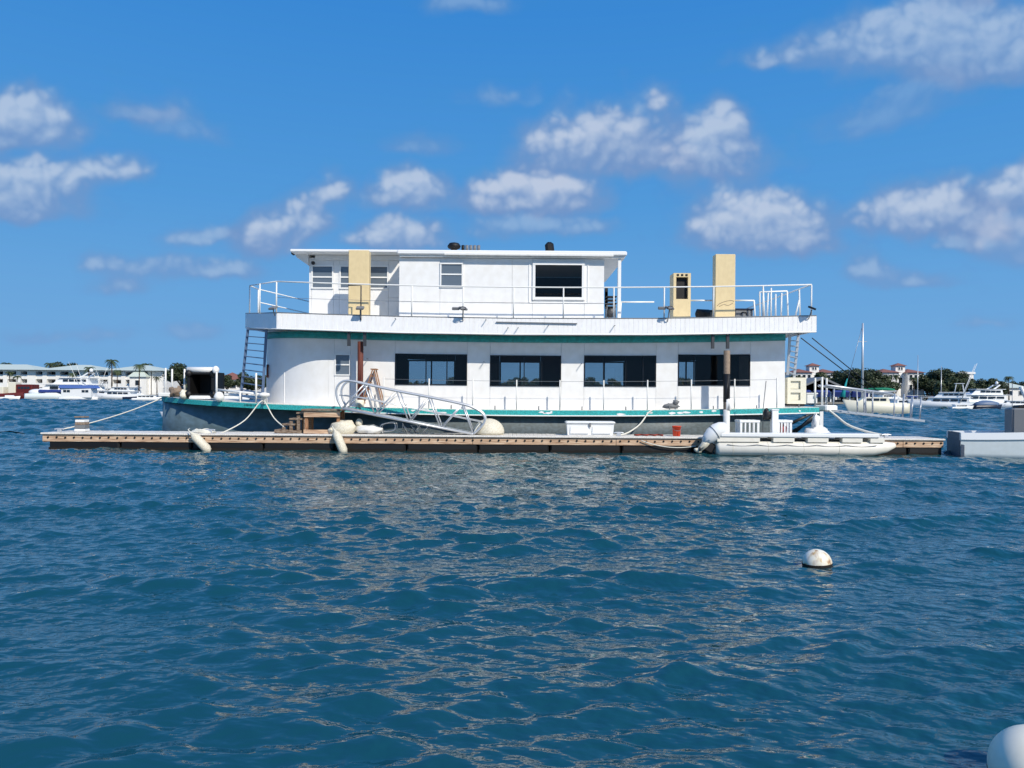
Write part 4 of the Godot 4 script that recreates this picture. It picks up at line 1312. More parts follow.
# ------------------------------------------------------------------ things on the houseboat
func make_boat_things():
	var st := S()
	# black open bin with a white roll on top, at the bow
	var a := P(187, 372, 28.3); var b := P(214, 396, 28.3)
	var t := thing("black_locker", "black open-fronted locker with white rounded top edge, on the bow deck", "locker", Vector3((a.x + b.x) / 2, b.y, -28.9))
	var w := b.x - a.x; var h := a.y - b.y
	var c := (a + b) / 2
	st = S()
	box(st, c + Vector3(-w / 2 + 0.06, 0, -0.5), Vector3(0.1, h, 1.0)); box(st, c + Vector3(w / 2 - 0.06, 0, -0.5), Vector3(0.1, h, 1.0)); box(st, c + Vector3(0, 0, -0.96), Vector3(w, h, 0.08)); box(st, c + Vector3(0, -h / 2 + 0.04, -0.5), Vector3(w - 0.25, 0.08, 0.9)); box(st, c + Vector3(0, h / 2 - 0.04, -0.5), Vector3(w - 0.25, 0.08, 0.9))
	part(st, "shell", M.black, t)
	for s in [-1, 1]:
		for u in [-1, 1]:
			st = S(); lathe(st, [[0.02, -0.1], [0.12, -0.05], [0.14, 0.0], [0.12, 0.05], [0.02, 0.1]], 10, c + Vector3(s * (w / 2 - 0.05), u * (h / 2 - 0.06), 0.0), Basis(Vector3.RIGHT, PI / 2)); part(st, "corner", M.black, t)
	st = S(); tube(st, [c + Vector3(-w / 2 - 0.02, h / 2 + 0.09, -0.1), c + Vector3(w / 2 + 0.02, h / 2 + 0.09, -0.1)], 0.11, 12); part(st, "top_roll", M.white2, t)
	st = S(); box(st, c + Vector3(0, -h / 2 - 0.05, -0.35), Vector3(w * 0.8, 0.12, 0.8)); part(st, "plinth", M.trim, t)
	st = S(); lump(st, c + Vector3(w / 2 + 0.1, h / 2 + 0.08, 0.1), Vector3(0.13, 0.15, 0.13), 23, 0.06); part(st, "white_knob", M.trim, t)
	# heap of ropes and fenders at the bow
	t = thing("rope_heap", "heap of pale rope and grey netting on the bow deck beside the black locker", "rope heap", P(178, 397, 28.9))
	st = S(); lump(st, P(178, 392.5, 28.9), Vector3(0.26, 0.22, 0.3), 24, 0.45); part(st, "net", M.stained, t)
	st = S(); lump(st, P(184.5, 395, 28.4), Vector3(0.16, 0.2, 0.2), 25, 0.3); part(st, "rope_bundle", M.cream, t)
	# cream cabinet at the stern
	a = P(787.5, 377.5, 27.6); b = P(806, 404, 27.6)
	t = thing("cream_cabinet", "cream plastic cabinet with two recessed panels, on the stern deck", "cabinet", Vector3((a.x + b.x) / 2, b.y, -27.9))
	w = b.x - a.x; h = a.y - b.y; c = (a + b) / 2
	st = S()
	# front built round the two recesses
	var ws := w * 0.17
	box(st, c + Vector3(-w / 2 + ws / 2, 0, -0.03), Vector3(ws, h, 0.06)); box(st, c + Vector3(w / 2 - w * 0.15, 0, -0.03), Vector3(w * 0.3, h, 0.06))
	for q in [[0.5, 0.37], [0.06, -0.07], [-0.36, -0.5]]:
		box(st, c + Vector3(-w * 0.065, h * (q[0] + q[1]) / 2, -0.03), Vector3(w * 0.53 - 0.002, h * (q[0] - q[1]), 0.058))
	box(st, c + Vector3(0, 0, -0.36), Vector3(w - 0.01, h - 0.01, 0.5))
	part(st, "case", M.cream, t)
	for q in [0.215, -0.215]:
		st = S(); box(st, c + Vector3(-w * 0.065, h * q, -0.085), Vector3(w * 0.5, h * 0.28, 0.02)); part(st, "recessed_panel", M.cream, t)
	st = S(); box(st, c + Vector3(0, -h / 2 - 0.04, -0.3), Vector3(w * 0.9, 0.08, 0.5)); part(st, "base", M.black, t)
	# white low box behind the cabinet
	a = P(807, 394, 28.6); b = P(818, 404, 28.6)
	t = thing("white_bin", "low white bin on the stern deck right behind the cream cabinet", "bin", Vector3((a.x + b.x) / 2, b.y, -28.9))
	st = S(); box(st, (a + b) / 2 + Vector3(0, 0, -0.3), Vector3(b.x - a.x, a.y - b.y, 0.5), Basis.IDENTITY, 0.03); part(st, "bin", M.trim, t)
	st = S(); box(st, (a + b) / 2 + Vector3(0, (a.y - b.y) / 2 + 0.02, -0.3), Vector3(b.x - a.x + 0.04, 0.05, 0.54), Basis.IDENTITY, 0.015); part(st, "lid", M.trim, t)
	# grill-like covered machines on the upper deck
	a = P(701, 310, 28.2); b = P(716, 319, 28.2)
	t = thing("covered_grill", "dark covered barrel grill on the upper deck left of the tall yellow column", "grill", Vector3((a.x + b.x) / 2, b.y, -28.4))
	st = S(); lathe(st, [[0.05, -0.3], [0.17, -0.26], [0.19, 0.2], [0.05, 0.26]], 14, P(702, 314, 28.2), Basis(Vector3.BACK, PI / 2)); part(st, "barrel", M.dark, t)
	st = S(); box(st, (a + b) / 2 + Vector3(0.12, -0.06, -0.2), Vector3(0.5, 0.36, 0.4), Basis.IDENTITY, 0.03); part(st, "cabinet", M.grey, t)
	st = S(); box(st, (a + b) / 2 + Vector3(0.12, 0.15, -0.2), Vector3(0.56, 0.05, 0.44), Basis.IDENTITY, 0.012); part(st, "lid", M.navy, t)
	st = S(); box(st, (a + b) / 2 + Vector3(0, -0.23, -0.2), Vector3(0.7, 0.12, 0.3)); part(st, "stand", M.dark, t)
	a = P(735, 309, 28.0); b = P(753, 319, 28.0)
	t = thing("deck_generator", "grey boxy generator with dark top on the upper deck right of the tall yellow column", "generator", Vector3((a.x + b.x) / 2, b.y, -28.2))
	st = S(); box(st, (a + b) / 2 + Vector3(0, -0.03, -0.25), Vector3(b.x - a.x, 0.36, 0.5), Basis.IDENTITY, 0.03); part(st, "body", M.grey, t)
	st = S(); box(st, (a + b) / 2 + Vector3(0.02, 0.18, -0.25), Vector3(b.x - a.x + 0.06, 0.06, 0.54), Basis.IDENTITY, 0.015); part(st, "top", M.navy, t)
	st = S(); pts_tube(st, [[741, 315], [742, 312.5], [746, 312.5], [747, 315]], 27.98, Vector3.ZERO, 0.02); part(st, "handle", M.dark, t)
	# stacked dark chairs under the porch roof
	a = P(605.5, 291, 28.0); b = P(616.5, 318, 28.0)
	t = thing("stacked_chairs", "dark stack of chairs and gear under the porch roof of the upper cabin", "chairs", Vector3((a.x + b.x) / 2, b.y, -28.2))
	for k in 4:
		st = S(); box(st, Vector3((a.x + b.x) / 2 + 0.02 * (k % 2), b.y + 0.42 + 0.13 * k, -28.2), Vector3(0.4, 0.05, 0.42), Basis.IDENTITY, 0.015); part(st, "seat", M.dark, t)
		st = S(); box(st, Vector3((a.x + b.x) / 2 - 0.14, b.y + 0.62 + 0.13 * k, -28.34), Vector3(0.12, 0.34, 0.05), Basis.IDENTITY, 0.015); part(st, "backrest", M.black, t)
	for q in [[-0.17, 0.1], [0.17, 0.1], [-0.17, -0.25], [0.17, -0.25]]:
		st = S(); tube(st, [Vector3((a.x + b.x) / 2 + q[0], b.y, -28.1 + q[1]), Vector3((a.x + b.x) / 2 + q[0] * 0.9, b.y + 0.5, -28.1 + q[1])], 0.02, 6); part(st, "leg", M.grey, t)
	st = S(); lump(st, Vector3((a.x + b.x) / 2, b.y + 0.2, -28.1), Vector3(0.16, 0.22, 0.16), 31, 0.25); part(st, "gear_bag", M.steel, t)
	# cleats gear on side deck
	t = thing("deck_gear", "small grey winch and hose on the side deck above the orange bucket", "winch", P(673, 409, 26.75))
	st = S(); lump(st, P(671, 406.5, 26.75), Vector3(0.26, 0.1, 0.15), 33, 0.4); part(st, "hose", M.grey, t)
	st = S(); tube(st, [P(674, 408, 26.75), P(676, 401, 26.75), P(679, 402, 26.75)], 0.035, 6); part(st, "crank", M.grey, t)
	st = S(); lump(st, P(675.5, 402.5, 26.75), Vector3(0.1, 0.1, 0.1), 34, 0.3); part(st, "drum", M.grey, t)
	# stern gangway and its stays
	t = thing("stern_gangway", "long white rail gangway hoisted off the houseboat stern over the water", "gangway", P(835, 411, 28.2))
	var z0 := 28.2; var z1 := 30.0
	for k in 2:
		var o := Vector3(0, 0, -0.7 * k)
		st = S(); bar(st, P(832, 410.5, z0) + o, P(924, 421, z1) + o, 0.08, 0.09); part(st, "beam", M.alu, t)
		st = S(); tube(st, [P(826, 385.5, z0) + o, P(858, 389.5, 28.8) + o, P(892, 394, 29.4) + o], 0.05, 9); part(st, "handrail", M.alu, t)
		for q in [[833, 411, 834, 389], [866, 415, 865, 391], [872.5, 416, 872.5, 391], [902.5, 419, 904, 394], [911, 420, 913, 396], [919.5, 421, 921, 397]]:
			st = S(); tube(st, [P(q[0], q[1], lerpf(z0, z1, (q[0] - 832) / 92.0)) + o, P(q[2], q[3], lerpf(z0, z1, (q[0] - 832) / 92.0)) + o], 0.03, 7); part(st, "post", M.alu, t)
	for i in 12:
		var p := P(lerpf(840, 921, i / 11.0), lerpf(411, 420.6, i / 11.0), lerpf(z0, z1, i / 11.0))
		st = S(); box(st, p + Vector3(0, 0.02, -0.35), Vector3(0.26, 0.03, 0.6)); part(st, "tread", M.alu, t)
	for q in [[801, 338, 27.4, 873, 393, 29.1], [812, 338, 28.6, 881, 394, 30.2]]:
		st = S(); tube(st, [P(q[0], q[1], q[2]), P(q[3], q[4], q[5])], 0.02, 5); part(st, "stay_cable", M.dark, t)
	rope("stern_hawser", "thick white hawser sagging from the stern down to the dock", curve([P(826, 408, 27.0), P(836, 416, 26.6), P(848, 425, 26.0), P(866, 431.5, 25.5), P(884, 435.5, 25.1)]), 0.042, M.rope)

# ------------------------------------------------------------------ boats
# hull in its own axes: bow towards +x, waterline at y = 0
func hull(st: SurfaceTool, L: float, beam: float, fs: float, fb: float, flare := 0.2, rake := 0.1, sternw := 0.9, draft := 0.35):
	smooth(st, true)
	var rings := []
	for i in 25:
		var t := i / 24.0
		var b := beam * 0.5
		if t < 0.4: b *= lerpf(sternw, 1.0, sin(t / 0.4 * PI / 2))
		else: b *= maxf(0.015, 1.0 - pow((t - 0.4) / 0.6, 2.3))
		var x := -L / 2 + L * t
		var top := lerpf(fs, fb, pow(t, 1.8))
		var back := rake * L * pow(t, 3.0)
		var bw := b * (1.0 - flare * (0.4 + 0.6 * t))
		rings.append(PackedVector3Array([Vector3(x, top, b), Vector3(x, top + 0.02 * b, 0), Vector3(x, top, -b), Vector3(x - back * 0.8, 0.12, -bw), Vector3(x - back, -draft, -bw * 0.35), Vector3(x - back, -draft, bw * 0.35), Vector3(x - back * 0.8, 0.12, bw)]))
	loft(st, rings, true, true, true)
# a tapering cabin tier: [x0, x1, half width, y0, y1, rake of the front, rake of the back]
func tier(st: SurfaceTool, x0: float, x1: float, hw: float, y0: float, y1: float, rf: float, rb := 0.0):
	smooth(st, false)
	var lo := PackedVector3Array([Vector3(x0, y0, hw), Vector3(x1, y0, hw * 0.8), Vector3(x1, y0, -hw * 0.8), Vector3(x0, y0, -hw)])
	var k := 0.93
	var hi := PackedVector3Array([Vector3(x0 + rb, y1, hw * k), Vector3(x1 - rf, y1, hw * 0.75), Vector3(x1 - rf, y1, -hw * 0.75), Vector3(x0 + rb, y1, -hw * k)])
	loft(st, [lo, hi], true, true, true)
func band(t: Node3D, x0: float, x1: float, hw0: float, hw1: float, y0: float, y1: float, n: int, m: Material):
	# a row of side windows on both sides, each a pane of its own
	for s in [1, -1]:
		for i in n:
			var a := lerpf(x0, x1, (i + 0.08) / n); var b := lerpf(x0, x1, (i + 0.92) / n)
			var za: float = lerpf(hw0, hw1, (i + 0.08) / n) * s; var zb: float = lerpf(hw0, hw1, (i + 0.92) / n) * s
			var st := S()
			bar(st, Vector3(a, (y0 + y1) / 2, za), Vector3(b, (y0 + y1) / 2, zb), 0.05, y1 - y0)
			part(st, "window", m, t)
func motor_yacht(label: String, at: Vector3, turn: float, L: float, tiers: int, hm: Material, called := "motor_yacht", arch := true, outriggers := false) -> Node3D:
	var t := thing(called, label, "yacht", Vector3.ZERO, "boats moored along the far shore")
	var B := L * 0.26
	var fs := L * 0.075; var fb := L * 0.14
	var st := S(); hull(st, L, B, fs, fb, 0.22, 0.1, 0.92, 0.4); part(st, "hull", hm, t)
	st = S(); smooth(st, true)
	var hw := B * 0.42
	var y := fs * 0.95
	var x0 := -L * 0.34; var x1 := L * 0.26
	for k in tiers:
		var hgt := L * 0.088 if k == 0 else L * 0.07
		st = S(); tier(st, x0, x1, hw, y, y + hgt, L * 0.08, L * 0.01); part(st, "deckhouse", M.gel, t)
		band(t, x0 + L * 0.03, x1 - L * 0.12, hw * 0.985 + 0.02, hw * 0.88 + 0.02, y + hgt * 0.45, y + hgt * 0.8, 4, M.far_glass)
		st = S(); box(st, Vector3((x0 + x1) / 2 - L * 0.05, y + hgt + 0.06, 0), Vector3(x1 - x0 - L * 0.02, 0.12, hw * 2.0), Basis.IDENTITY, 0.05); part(st, "roof", M.gel, t)
		# windscreen
		st = S(); smooth(st, false)
		var za := hw * 0.66
		quad(st, Vector3(x1 - L * 0.03 + 0.03, y + hgt * 0.4, za), Vector3(x1 - L * 0.03 + 0.03, y + hgt * 0.4, -za), Vector3(x1 - L * 0.07 + 0.03, y + hgt * 0.9, -za), Vector3(x1 - L * 0.07 + 0.03, y + hgt * 0.9, za))
		part(st, "windscreen", M.far_glass, t)
		y += hgt + 0.1
		x0 += L * 0.04; x1 -= L * 0.14; hw *= 0.86
	if arch:
		st = S()
		for s in [-1, 1]: bar(st, Vector3(x0 + L * 0.08, y - 0.1, s * hw * 0.9), Vector3(x0 - L * 0.01, y + L * 0.055, s * hw * 0.8), 0.12, 0.3)
		bar(st, Vector3(x0 - L * 0.01, y + L * 0.055, -hw * 0.85), Vector3(x0 - L * 0.01, y + L * 0.055, hw * 0.85), 0.3, 0.12)
		part(st, "radar_arch", M.gel, t)
		st = S(); lump(st, Vector3(x0 - L * 0.01, y + L * 0.085, 0), Vector3(L * 0.02, L * 0.022, L * 0.02), 40, 0.0); part(st, "radar_dome", M.gel, t)
	if outriggers:
		for s in [-1, 1]:
			st = S(); tube(st, [Vector3(x0 + L * 0.05, fs, s * B * 0.42), Vector3(x0 - L * 0.16, y + L * 0.42, s * B * 0.75)], [0.09, 0.03], 5); part(st, "outrigger", M.rail, t)
		st = S()
		for c in [[-1, -1], [1, -1], [-1, 1], [1, 1]]: tube(st, [Vector3(x0 + L * 0.06 * c[0] + L * 0.05, y - 0.1, c[1] * hw * 0.8), Vector3(x0 + L * 0.04 * c[0] + L * 0.05, y + L * 0.13, c[1] * hw * 0.6)], 0.05, 5)
		box(st, Vector3(x0 + L * 0.05, y + L * 0.13, 0), Vector3(L * 0.13, 0.1, hw * 1.5))
		part(st, "tuna_tower", M.gel, t)
	# bow rail
	st = S()
	var pts := []
	for i in 9:
		var q := i / 8.0
		pts.append(Vector3(lerpf(L * 0.1, L * 0.48, q), lerpf(fs, fb, 0.75 + 0.25 * q) + 0.7, B * 0.48 * (1.0 - pow(q, 2.4))))
	tube(st, pts, 0.035, 4)
	part(st, "bow_rail", M.rail, t)
	t.position = at
	t.rotation.y = turn
	return t
func make_near_boats():
	var st := S()
	# white pontoon workboat alongside the dock
	var zN := 24.05; var zF := 24.62
	var xa := P(717, 450, zN).x; var xb := P(897, 448, zN).x
	var t := thing("pontoon_boat", "white tube-hulled pontoon boat lying in front of the dock", "pontoon boat", Vector3((xa + xb) / 2, 0, -24.4))
	for z in [zN + 0.16, zF + 0.06]:
		st = S()
		var pts := [Vector3(xa, 0.22, -z), Vector3(xa + 0.08, 0.22, -z), Vector3(xb - 1.3, 0.22, -z), Vector3(xb - 0.75, 0.24, -z), Vector3(xb - 0.3, 0.29, -z), Vector3(xb, 0.36, -z)]
		tube(st, pts, [0.18, 0.245, 0.245, 0.235, 0.18, 0.08], 16)
		part(st, "tube", M.tube, t)
		for k in 4:
			st = S()
			var ring := []
			for j in 17: ring.append(Vector3(xa + 0.5 + k * 1.15, 0.22 + sin(j * TAU / 16) * 0.247, -z + cos(j * TAU / 16) * 0.247))
			tube(st, ring, 0.006, 4, false)
			part(st, "seam", M.fender, t)
	st = S(); box(st, Vector3((xa + xb) / 2 - 0.25, 0.665, -24.33), Vector3(xb - xa - 0.7, 0.12, 0.72), Basis.IDENTITY, 0.02); part(st, "deck_frame", M.gel, t)
	var px := [717, 759.5, 773, 794, 807.5, 828, 842, 862, 870, 884]
	for i in range(0, 10, 2):
		st = S()
		var a := P(px[i], 441, zN).x; var b := P(px[i + 1], 441, zN).x
		box(st, Vector3((a + b) / 2, 0.525, -24.3), Vector3(b - a, 0.155, 0.57)); part(st, "riser", M.tube, t)
	st = S(); box(st, Vector3((xa + xb) / 2 - 0.4, 0.46, -24.4), Vector3(xb - xa - 1.4, 0.1, 0.3)); part(st, "keelson", M.black, t)
	st = S(); bar(st, P(874, 444, 24.3), P(883, 438, 24.3), 0.06, 0.06); part(st, "bow_strut", M.gel, t)
	st = S()
	var gl := []
	for k in 41: gl.append(Vector3(lerpf(xa + 0.3, xb - 0.7, k / 40.0), 0.36 - 0.05 * absf(sin(k * PI / 8.0)), -zN + 0.085 - 0.02 * absf(sin(k * PI / 8.0))))
	tube(st, gl, 0.011, 5); part(st, "grab_line", M.grey, t)
	# outboard tilted up at its stern
	var c := P(714, 436, 24.2)
	t = thing("outboard_motor", "white outboard motor tilted up on the stern of the pontoon boat", "outboard motor", Vector3(c.x, 0.2, c.z))
	var rings := []
	st = S()
	var cw := []
	for q in [[727.5, 426.5], [725.5, 427], [722, 428.5], [717, 431], [712, 434.8], [708, 438.5], [704.5, 442.5]]: cw.append(P(q[0], q[1], 24.2))
	tube(st, cw, [0.06, 0.17, 0.235, 0.265, 0.25, 0.20, 0.12], 18)
	part(st, "cowl", M.gel, t)
	st = S()
	var seam := []
	for k in 17: seam.append(P(714.5, 433, 24.2) + Basis(Vector3.BACK, 0.62) * Vector3(0.0, sin(k * TAU / 16) * 0.268, cos(k * TAU / 16) * 0.268))
	tube(st, seam, 0.012, 5, false)
	part(st, "cowl_seam", M.grey, t)
	st = S(); smooth(st, true); tube(st, [P(708, 439, 24.2), P(704, 445, 24.2), P(699, 450, 24.2)], [0.15, 0.12, 0.08], 12); part(st, "leg", M.fender, t)
	st = S(); box(st, P(722, 446, 24.25), Vector3(0.3, 0.55, 0.3), Basis(Vector3.BACK, -0.2), 0.04); part(st, "bracket", M.dark, t)
	st = S(); box(st, P(709, 447.5, 24.25), Vector3(0.34, 0.36, 0.22), Basis(Vector3.BACK, -0.5), 0.06); part(st, "gearcase", M.black, t)
	st = S(); lathe(st, [[0.01, -0.14], [0.07, -0.06], [0.075, 0.04], [0.03, 0.12]], 10, P(697.5, 450.5, 24.2), Basis(Vector3.BACK, 1.2)); part(st, "propeller_hub", M.fender, t)
	for k in 3:
		st = S(); lump(st, P(698, 450.5, 24.2) + Vector3(0.03, sin(k * TAU / 3 + 0.4) * 0.12, cos(k * TAU / 3 + 0.4) * 0.12), Vector3(0.025, 0.07, 0.07), 45 + k, 0.1); part(st, "propeller_blade", M.dark, t)
	# white rolled fender upright next to the motor
	c = P(726.5, 432, 24.6)
	t = thing("upright_fender", "white cylindrical fender standing upright just behind the outboard motor", "fender", c)
	st = S(); lathe(st, [[0.03, -0.32], [0.08, -0.3], [0.085, 0.16], [0.06, 0.2], [0.02, 0.21]], 12, c); part(st, "cylinder", M.trim, t)
	st = S(); lathe(st, [[0.02, 0.2], [0.018, 0.3]], 8, c); part(st, "eye", M.trim, t)

	# skiff entering from the right
	t = thing("white_skiff", "white open skiff with grey console and dark transom at the picture's right edge", "skiff", Vector3.ZERO)
	var L := 6.4; var B := 1.9
	st = S(); smooth(st, true)
	rings = []
	var inner := []
	for i in 25:
		var q := i / 24.0
		var x := L * q
		var b := B / 2 * (lerpf(0.93, 1.0, q / 0.4) if q < 0.4 else maxf(0.02, 1.0 - pow((q - 0.4) / 0.6, 2.4)))
		var top := 0.78 + 0.38 * pow(q, 1.6)
		rings.append([x, b, top])
	var outer := []
	var gun := []
	for r in rings:
		outer.append(PackedVector3Array([Vector3(r[0], r[2] - 0.24, r[1] * 0.985), Vector3(r[0], 0.12, r[1] * 0.93), Vector3(r[0], -0.02, r[1] * 0.9), Vector3(r[0], -0.35, 0), Vector3(r[0], -0.02, -r[1] * 0.9), Vector3(r[0], 0.12, -r[1] * 0.93), Vector3(r[0], r[2] - 0.24, -r[1] * 0.985)]))
		gun.append(PackedVector3Array([Vector3(r[0], r[2], r[1] - 0.16), Vector3(r[0], r[2], r[1]), Vector3(r[0], r[2] - 0.22, r[1] + 0.03), Vector3(r[0], r[2] - 0.25, r[1]), Vector3(r[0], r[2] - 0.25, r[1] - 0.16)]))
	loft(st, outer, false, false, false, true)
	part(st, "hull", M.gel_blue, t)
	for s in [1.0, -1.0]:
		st = S(); smooth(st, false)
		var g2 := []
		for r in gun:
			var rr := PackedVector3Array()
			for p in r: rr.append(Vector3(p.x, p.y, p.z * s))
			g2.append(rr)
		loft(st, g2, true, true, true, s > 0); part(st, "gunwale", M.gel, t)
	st = S(); smooth(st, false)
	quad(st, Vector3(0.012, 0.78, -0.87), Vector3(0.012, 0.78, 0.87), Vector3(-0.012, -0.02, 0.8), Vector3(-0.012, -0.02, -0.8))
	box(st, Vector3(0.06, 0.36, 0), Vector3(0.1, 0.82, B * 0.9)); part(st, "transom", M.slate, t)
	st = S(); box(st, Vector3(L * 0.45, 0.3, 0), Vector3(L * 0.85, 0.04, B * 0.72)); part(st, "sole", M.gel, t)
	st = S(); box(st, Vector3(2.1, 0.95, 0), Vector3(1.0, 1.3, 0.8), Basis.IDENTITY, 0.05); part(st, "console", M.grey, t)
	st = S(); box(st, Vector3(2.1, 1.66, 0), Vector3(0.6, 0.1, 0.6), Basis(Vector3.BACK, 0.1), 0.03); part(st, "console_top", M.black, t)
	st = S(); tube(st, [Vector3(2.2, 1.5, 0.3), Vector3(1.85, 2.3, 0.3)], 0.06, 8); part(st, "roof_pole", M.rail, t)
	st = S(); tube(st, [Vector3(1.58, 0.9, 0.43), Vector3(1.58, 2.4, 0.43)], 0.012, 5); part(st, "aerial", M.wire, t)
	t.position = Vector3(14.95, 0.0, -25.04)
	t.rotation.y = -0.30

	# small white boat tucked behind the bow of the houseboat
	t = thing("white_launch", "small white launch half hidden behind the houseboat bow", "launch", Vector3.ZERO)
	st = S(); hull(st, 5.4, 1.9, 0.62, 0.95, 0.25, 0.1); part(st, "hull", M.gel, t)
	st = S(); tier(st, -1.4, 0.9, 0.6, 0.7, 1.25, 0.5); part(st, "cuddy", M.gel, t)
	st = S(); tube(st, [Vector3(-2.6, 0.12, 1.0), Vector3(0.0, 0.14, 1.02), Vector3(1.6, 0.2, 0.82)], 0.06, 6); part(st, "spray_rail", M.trim, t)
	var lp := P(160, 414, 37.0)
	t.position = Vector3(lp.x + 2.2, 0, -38.0); t.rotation.y = PI

	# mooring buoys
	for q in [[817, 565.5, 0.160, "small white rust-stained mooring buoy floating alone in open water", 0.62, M.buoy], [1037, 780, 0.212, "large clean white buoy cut off by the bottom corner of the picture", 0.55, M.fender_smooth]]:
		var d: float = FOC * EYE / (q[1] - 384.0 - HOR - ROLL * (q[0] - 512.0))
		var p := P(q[0], q[1], d)
		var r: float = q[2]
		var hw := wave_h(p.x, p.z)
		t = thing("mooring_buoy", q[3], "buoy", Vector3(p.x, 0, p.z), "mooring buoys in the open water")
		var prof := []
		for i in 17:
			var an := PI * (0.30 + 0.70 * i / 16.0)
			prof.append([maxf(r * sin(an), 0.004), -r * cos(an)])
		st = S(); lathe(st, prof, 32, Vector3(p.x, hw + r * (0.34 if q[0] > 900 else 0.16), p.z), Basis(Vector3.BACK, 0.06)); part(st, "ball", q[5], t)
		prof = []
		for i in 9:
			var an := PI * (0.02 + (0.45 if q[0] > 900 else 0.50) * i / 8.0)
			prof.append([maxf(r * 1.015 * sin(an), 0.004), -r * 1.015 * cos(an)])
		st = S(); lathe(st, prof, 32, Vector3(p.x, hw + r * (0.34 if q[0] > 900 else 0.16), p.z), Basis(Vector3.BACK, 0.06)); part(st, "waterline_growth", M.weed, t)

# ------------------------------------------------------------------ the far shore
func leaf_tree(called: String, label: String, sd: int, h: float, r: float, m: Material) -> Node3D:
	rng.seed = sd
	var t := thing(called, label, "tree", Vector3.ZERO, "trees on the far shore")
	var st := S()
	tube(st, [Vector3(0, -0.3, 0), Vector3(0.1, h * 0.25, 0), Vector3(-0.1, h * 0.55, 0.1)], [0.35, 0.26, 0.12], 7)
	part(st, "trunk", M.bark, t)
	for k in 4:
		var an := k * 1.7 + 0.4
		st = S(); tube(st, [Vector3(0.05, h * (0.22 + 0.04 * k), 0), Vector3(cos(an) * r * 0.3, h * 0.45, sin(an) * r * 0.3), Vector3(cos(an) * r * 0.55, h * 0.62, sin(an) * r * 0.55)], [0.16, 0.11, 0.05], 5); part(st, "limb", M.bark, t)
	st = S()
	smooth(st, false)
	var lobes := []
	for k in 13:
		var an := rng.randf() * TAU
		var q := sqrt(rng.randf()) * 0.72
		var y := lerpf(0.38, 0.86, rng.randf())
		lobes.append([Vector3(cos(an) * r * q * (1.15 - 0.5 * y), h * y, sin(an) * r * q * (1.15 - 0.5 * y)), r * rng.randf_range(0.28, 0.46)])
	for l in lobes:
		for i in 330:
			var v := Vector3(rng.randfn(), rng.randfn(), rng.randfn()).normalized()
			var rad: float = l[1] * pow(rng.randf(), 0.30)
			var p: Vector3 = l[0] + v * rad * Vector3(1, 0.8, 1)
			var s := rng.randf_range(0.16, 0.34)
			var a := (v + Vector3(rng.randfn(), rng.randfn(), rng.randfn()) * 0.7).normalized()
			var x := a.cross(Vector3(0.3, 1, 0.2)).normalized()
			var y := a.cross(x)
			var g := rng.randf_range(0.65, 1.3)
			st.set_color(Color(g, g, g * rng.randf_range(0.8, 1.1)))
			quad(st, p - x * s, p - y * s * 0.6, p + x * s, p + y * s * 0.6)
	part(st, "crown", m, t)
	return t
func palm_tree(label: String, sd: int, h: float) -> Node3D:
	rng.seed = sd
	var t := thing("palm_tree", label, "palm tree", Vector3.ZERO, "palms on the far shore")
	var st := S()
	var lean := rng.randf_range(-0.5, 0.5)
	tube(st, [Vector3(0, -0.3, 0), Vector3(lean * 0.3, h * 0.4, 0), Vector3(lean, h, 0)], [0.24, 0.16, 0.13], 7)
	part(st, "trunk", M.bark, t)
	for k in 17:
		st = S()
		smooth(st, false)
		var an := TAU * k / 17.0 + rng.randf_range(-0.2, 0.2)
		var up := rng.randf_range(-0.25, 1.0)
		var out := Vector3(cos(an), 0, sin(an))
		var side := Vector3(-sin(an), 0, cos(an))
		var L := rng.randf_range(2.0, 2.7)
		var prev := Vector3(lean, h, 0)
		var g := rng.randf_range(0.7, 1.25)
		st.set_color(Color(g, g, g))
		for i in 8:
			var q := (i + 1) / 8.0
			var p := Vector3(lean, h, 0) + out * L * q * (1.0 - 0.2 * q) + Vector3.UP * L * (up * q * 0.75 - q * q * 0.85)
			var wd := 0.62 * sin(PI * clampf(q * 0.85 + 0.1, 0, 1))
			var ax := p - prev
			for s in [1.0, -1.0]:
				var tip: Vector3 = prev + ax * 1.3 + side * s * wd + Vector3.DOWN * wd * 0.55
				tri(st, prev, p, tip)
			prev = p
		part(st, "frond", M.palm, t)
	return t
func hip_roof(st: SurfaceTool, c: Vector3, sx: float, sz: float, h: float, eave := 0.5):
	smooth(st, false)
	var x := sx / 2 + eave; var z := sz / 2 + eave
	var rl := maxf(0.0, x - z)
	var lo := [c + Vector3(-x, 0, z), c + Vector3(x, 0, z), c + Vector3(x, 0, -z), c + Vector3(-x, 0, -z)]
	var a := c + Vector3(-rl, h, 0); var b := c + Vector3(rl, h, 0)
	quad(st, lo[0], lo[1], b, a); quad(st, lo[2], lo[3], a, b)
	tri(st, lo[1], lo[2], b); tri(st, lo[3], lo[0], a)
	quad(st, lo[3], lo[2], lo[1], lo[0])
func far_window(t: Node3D, c: Vector3, w: float, h: float):
	var f := S()
	box(f, c, Vector3(w + 0.24, h + 0.24, 0.16))
	var fr := part(f, "window", M.trim, t)
	var g := S()
	box(g, c + Vector3(0, 0, 0.075), Vector3(w, h, 0.06))
	var p := part(g, "pane", M.far_glass, fr)
	p.position = Vector3.ZERO
	if t.get_parent() == self: pass
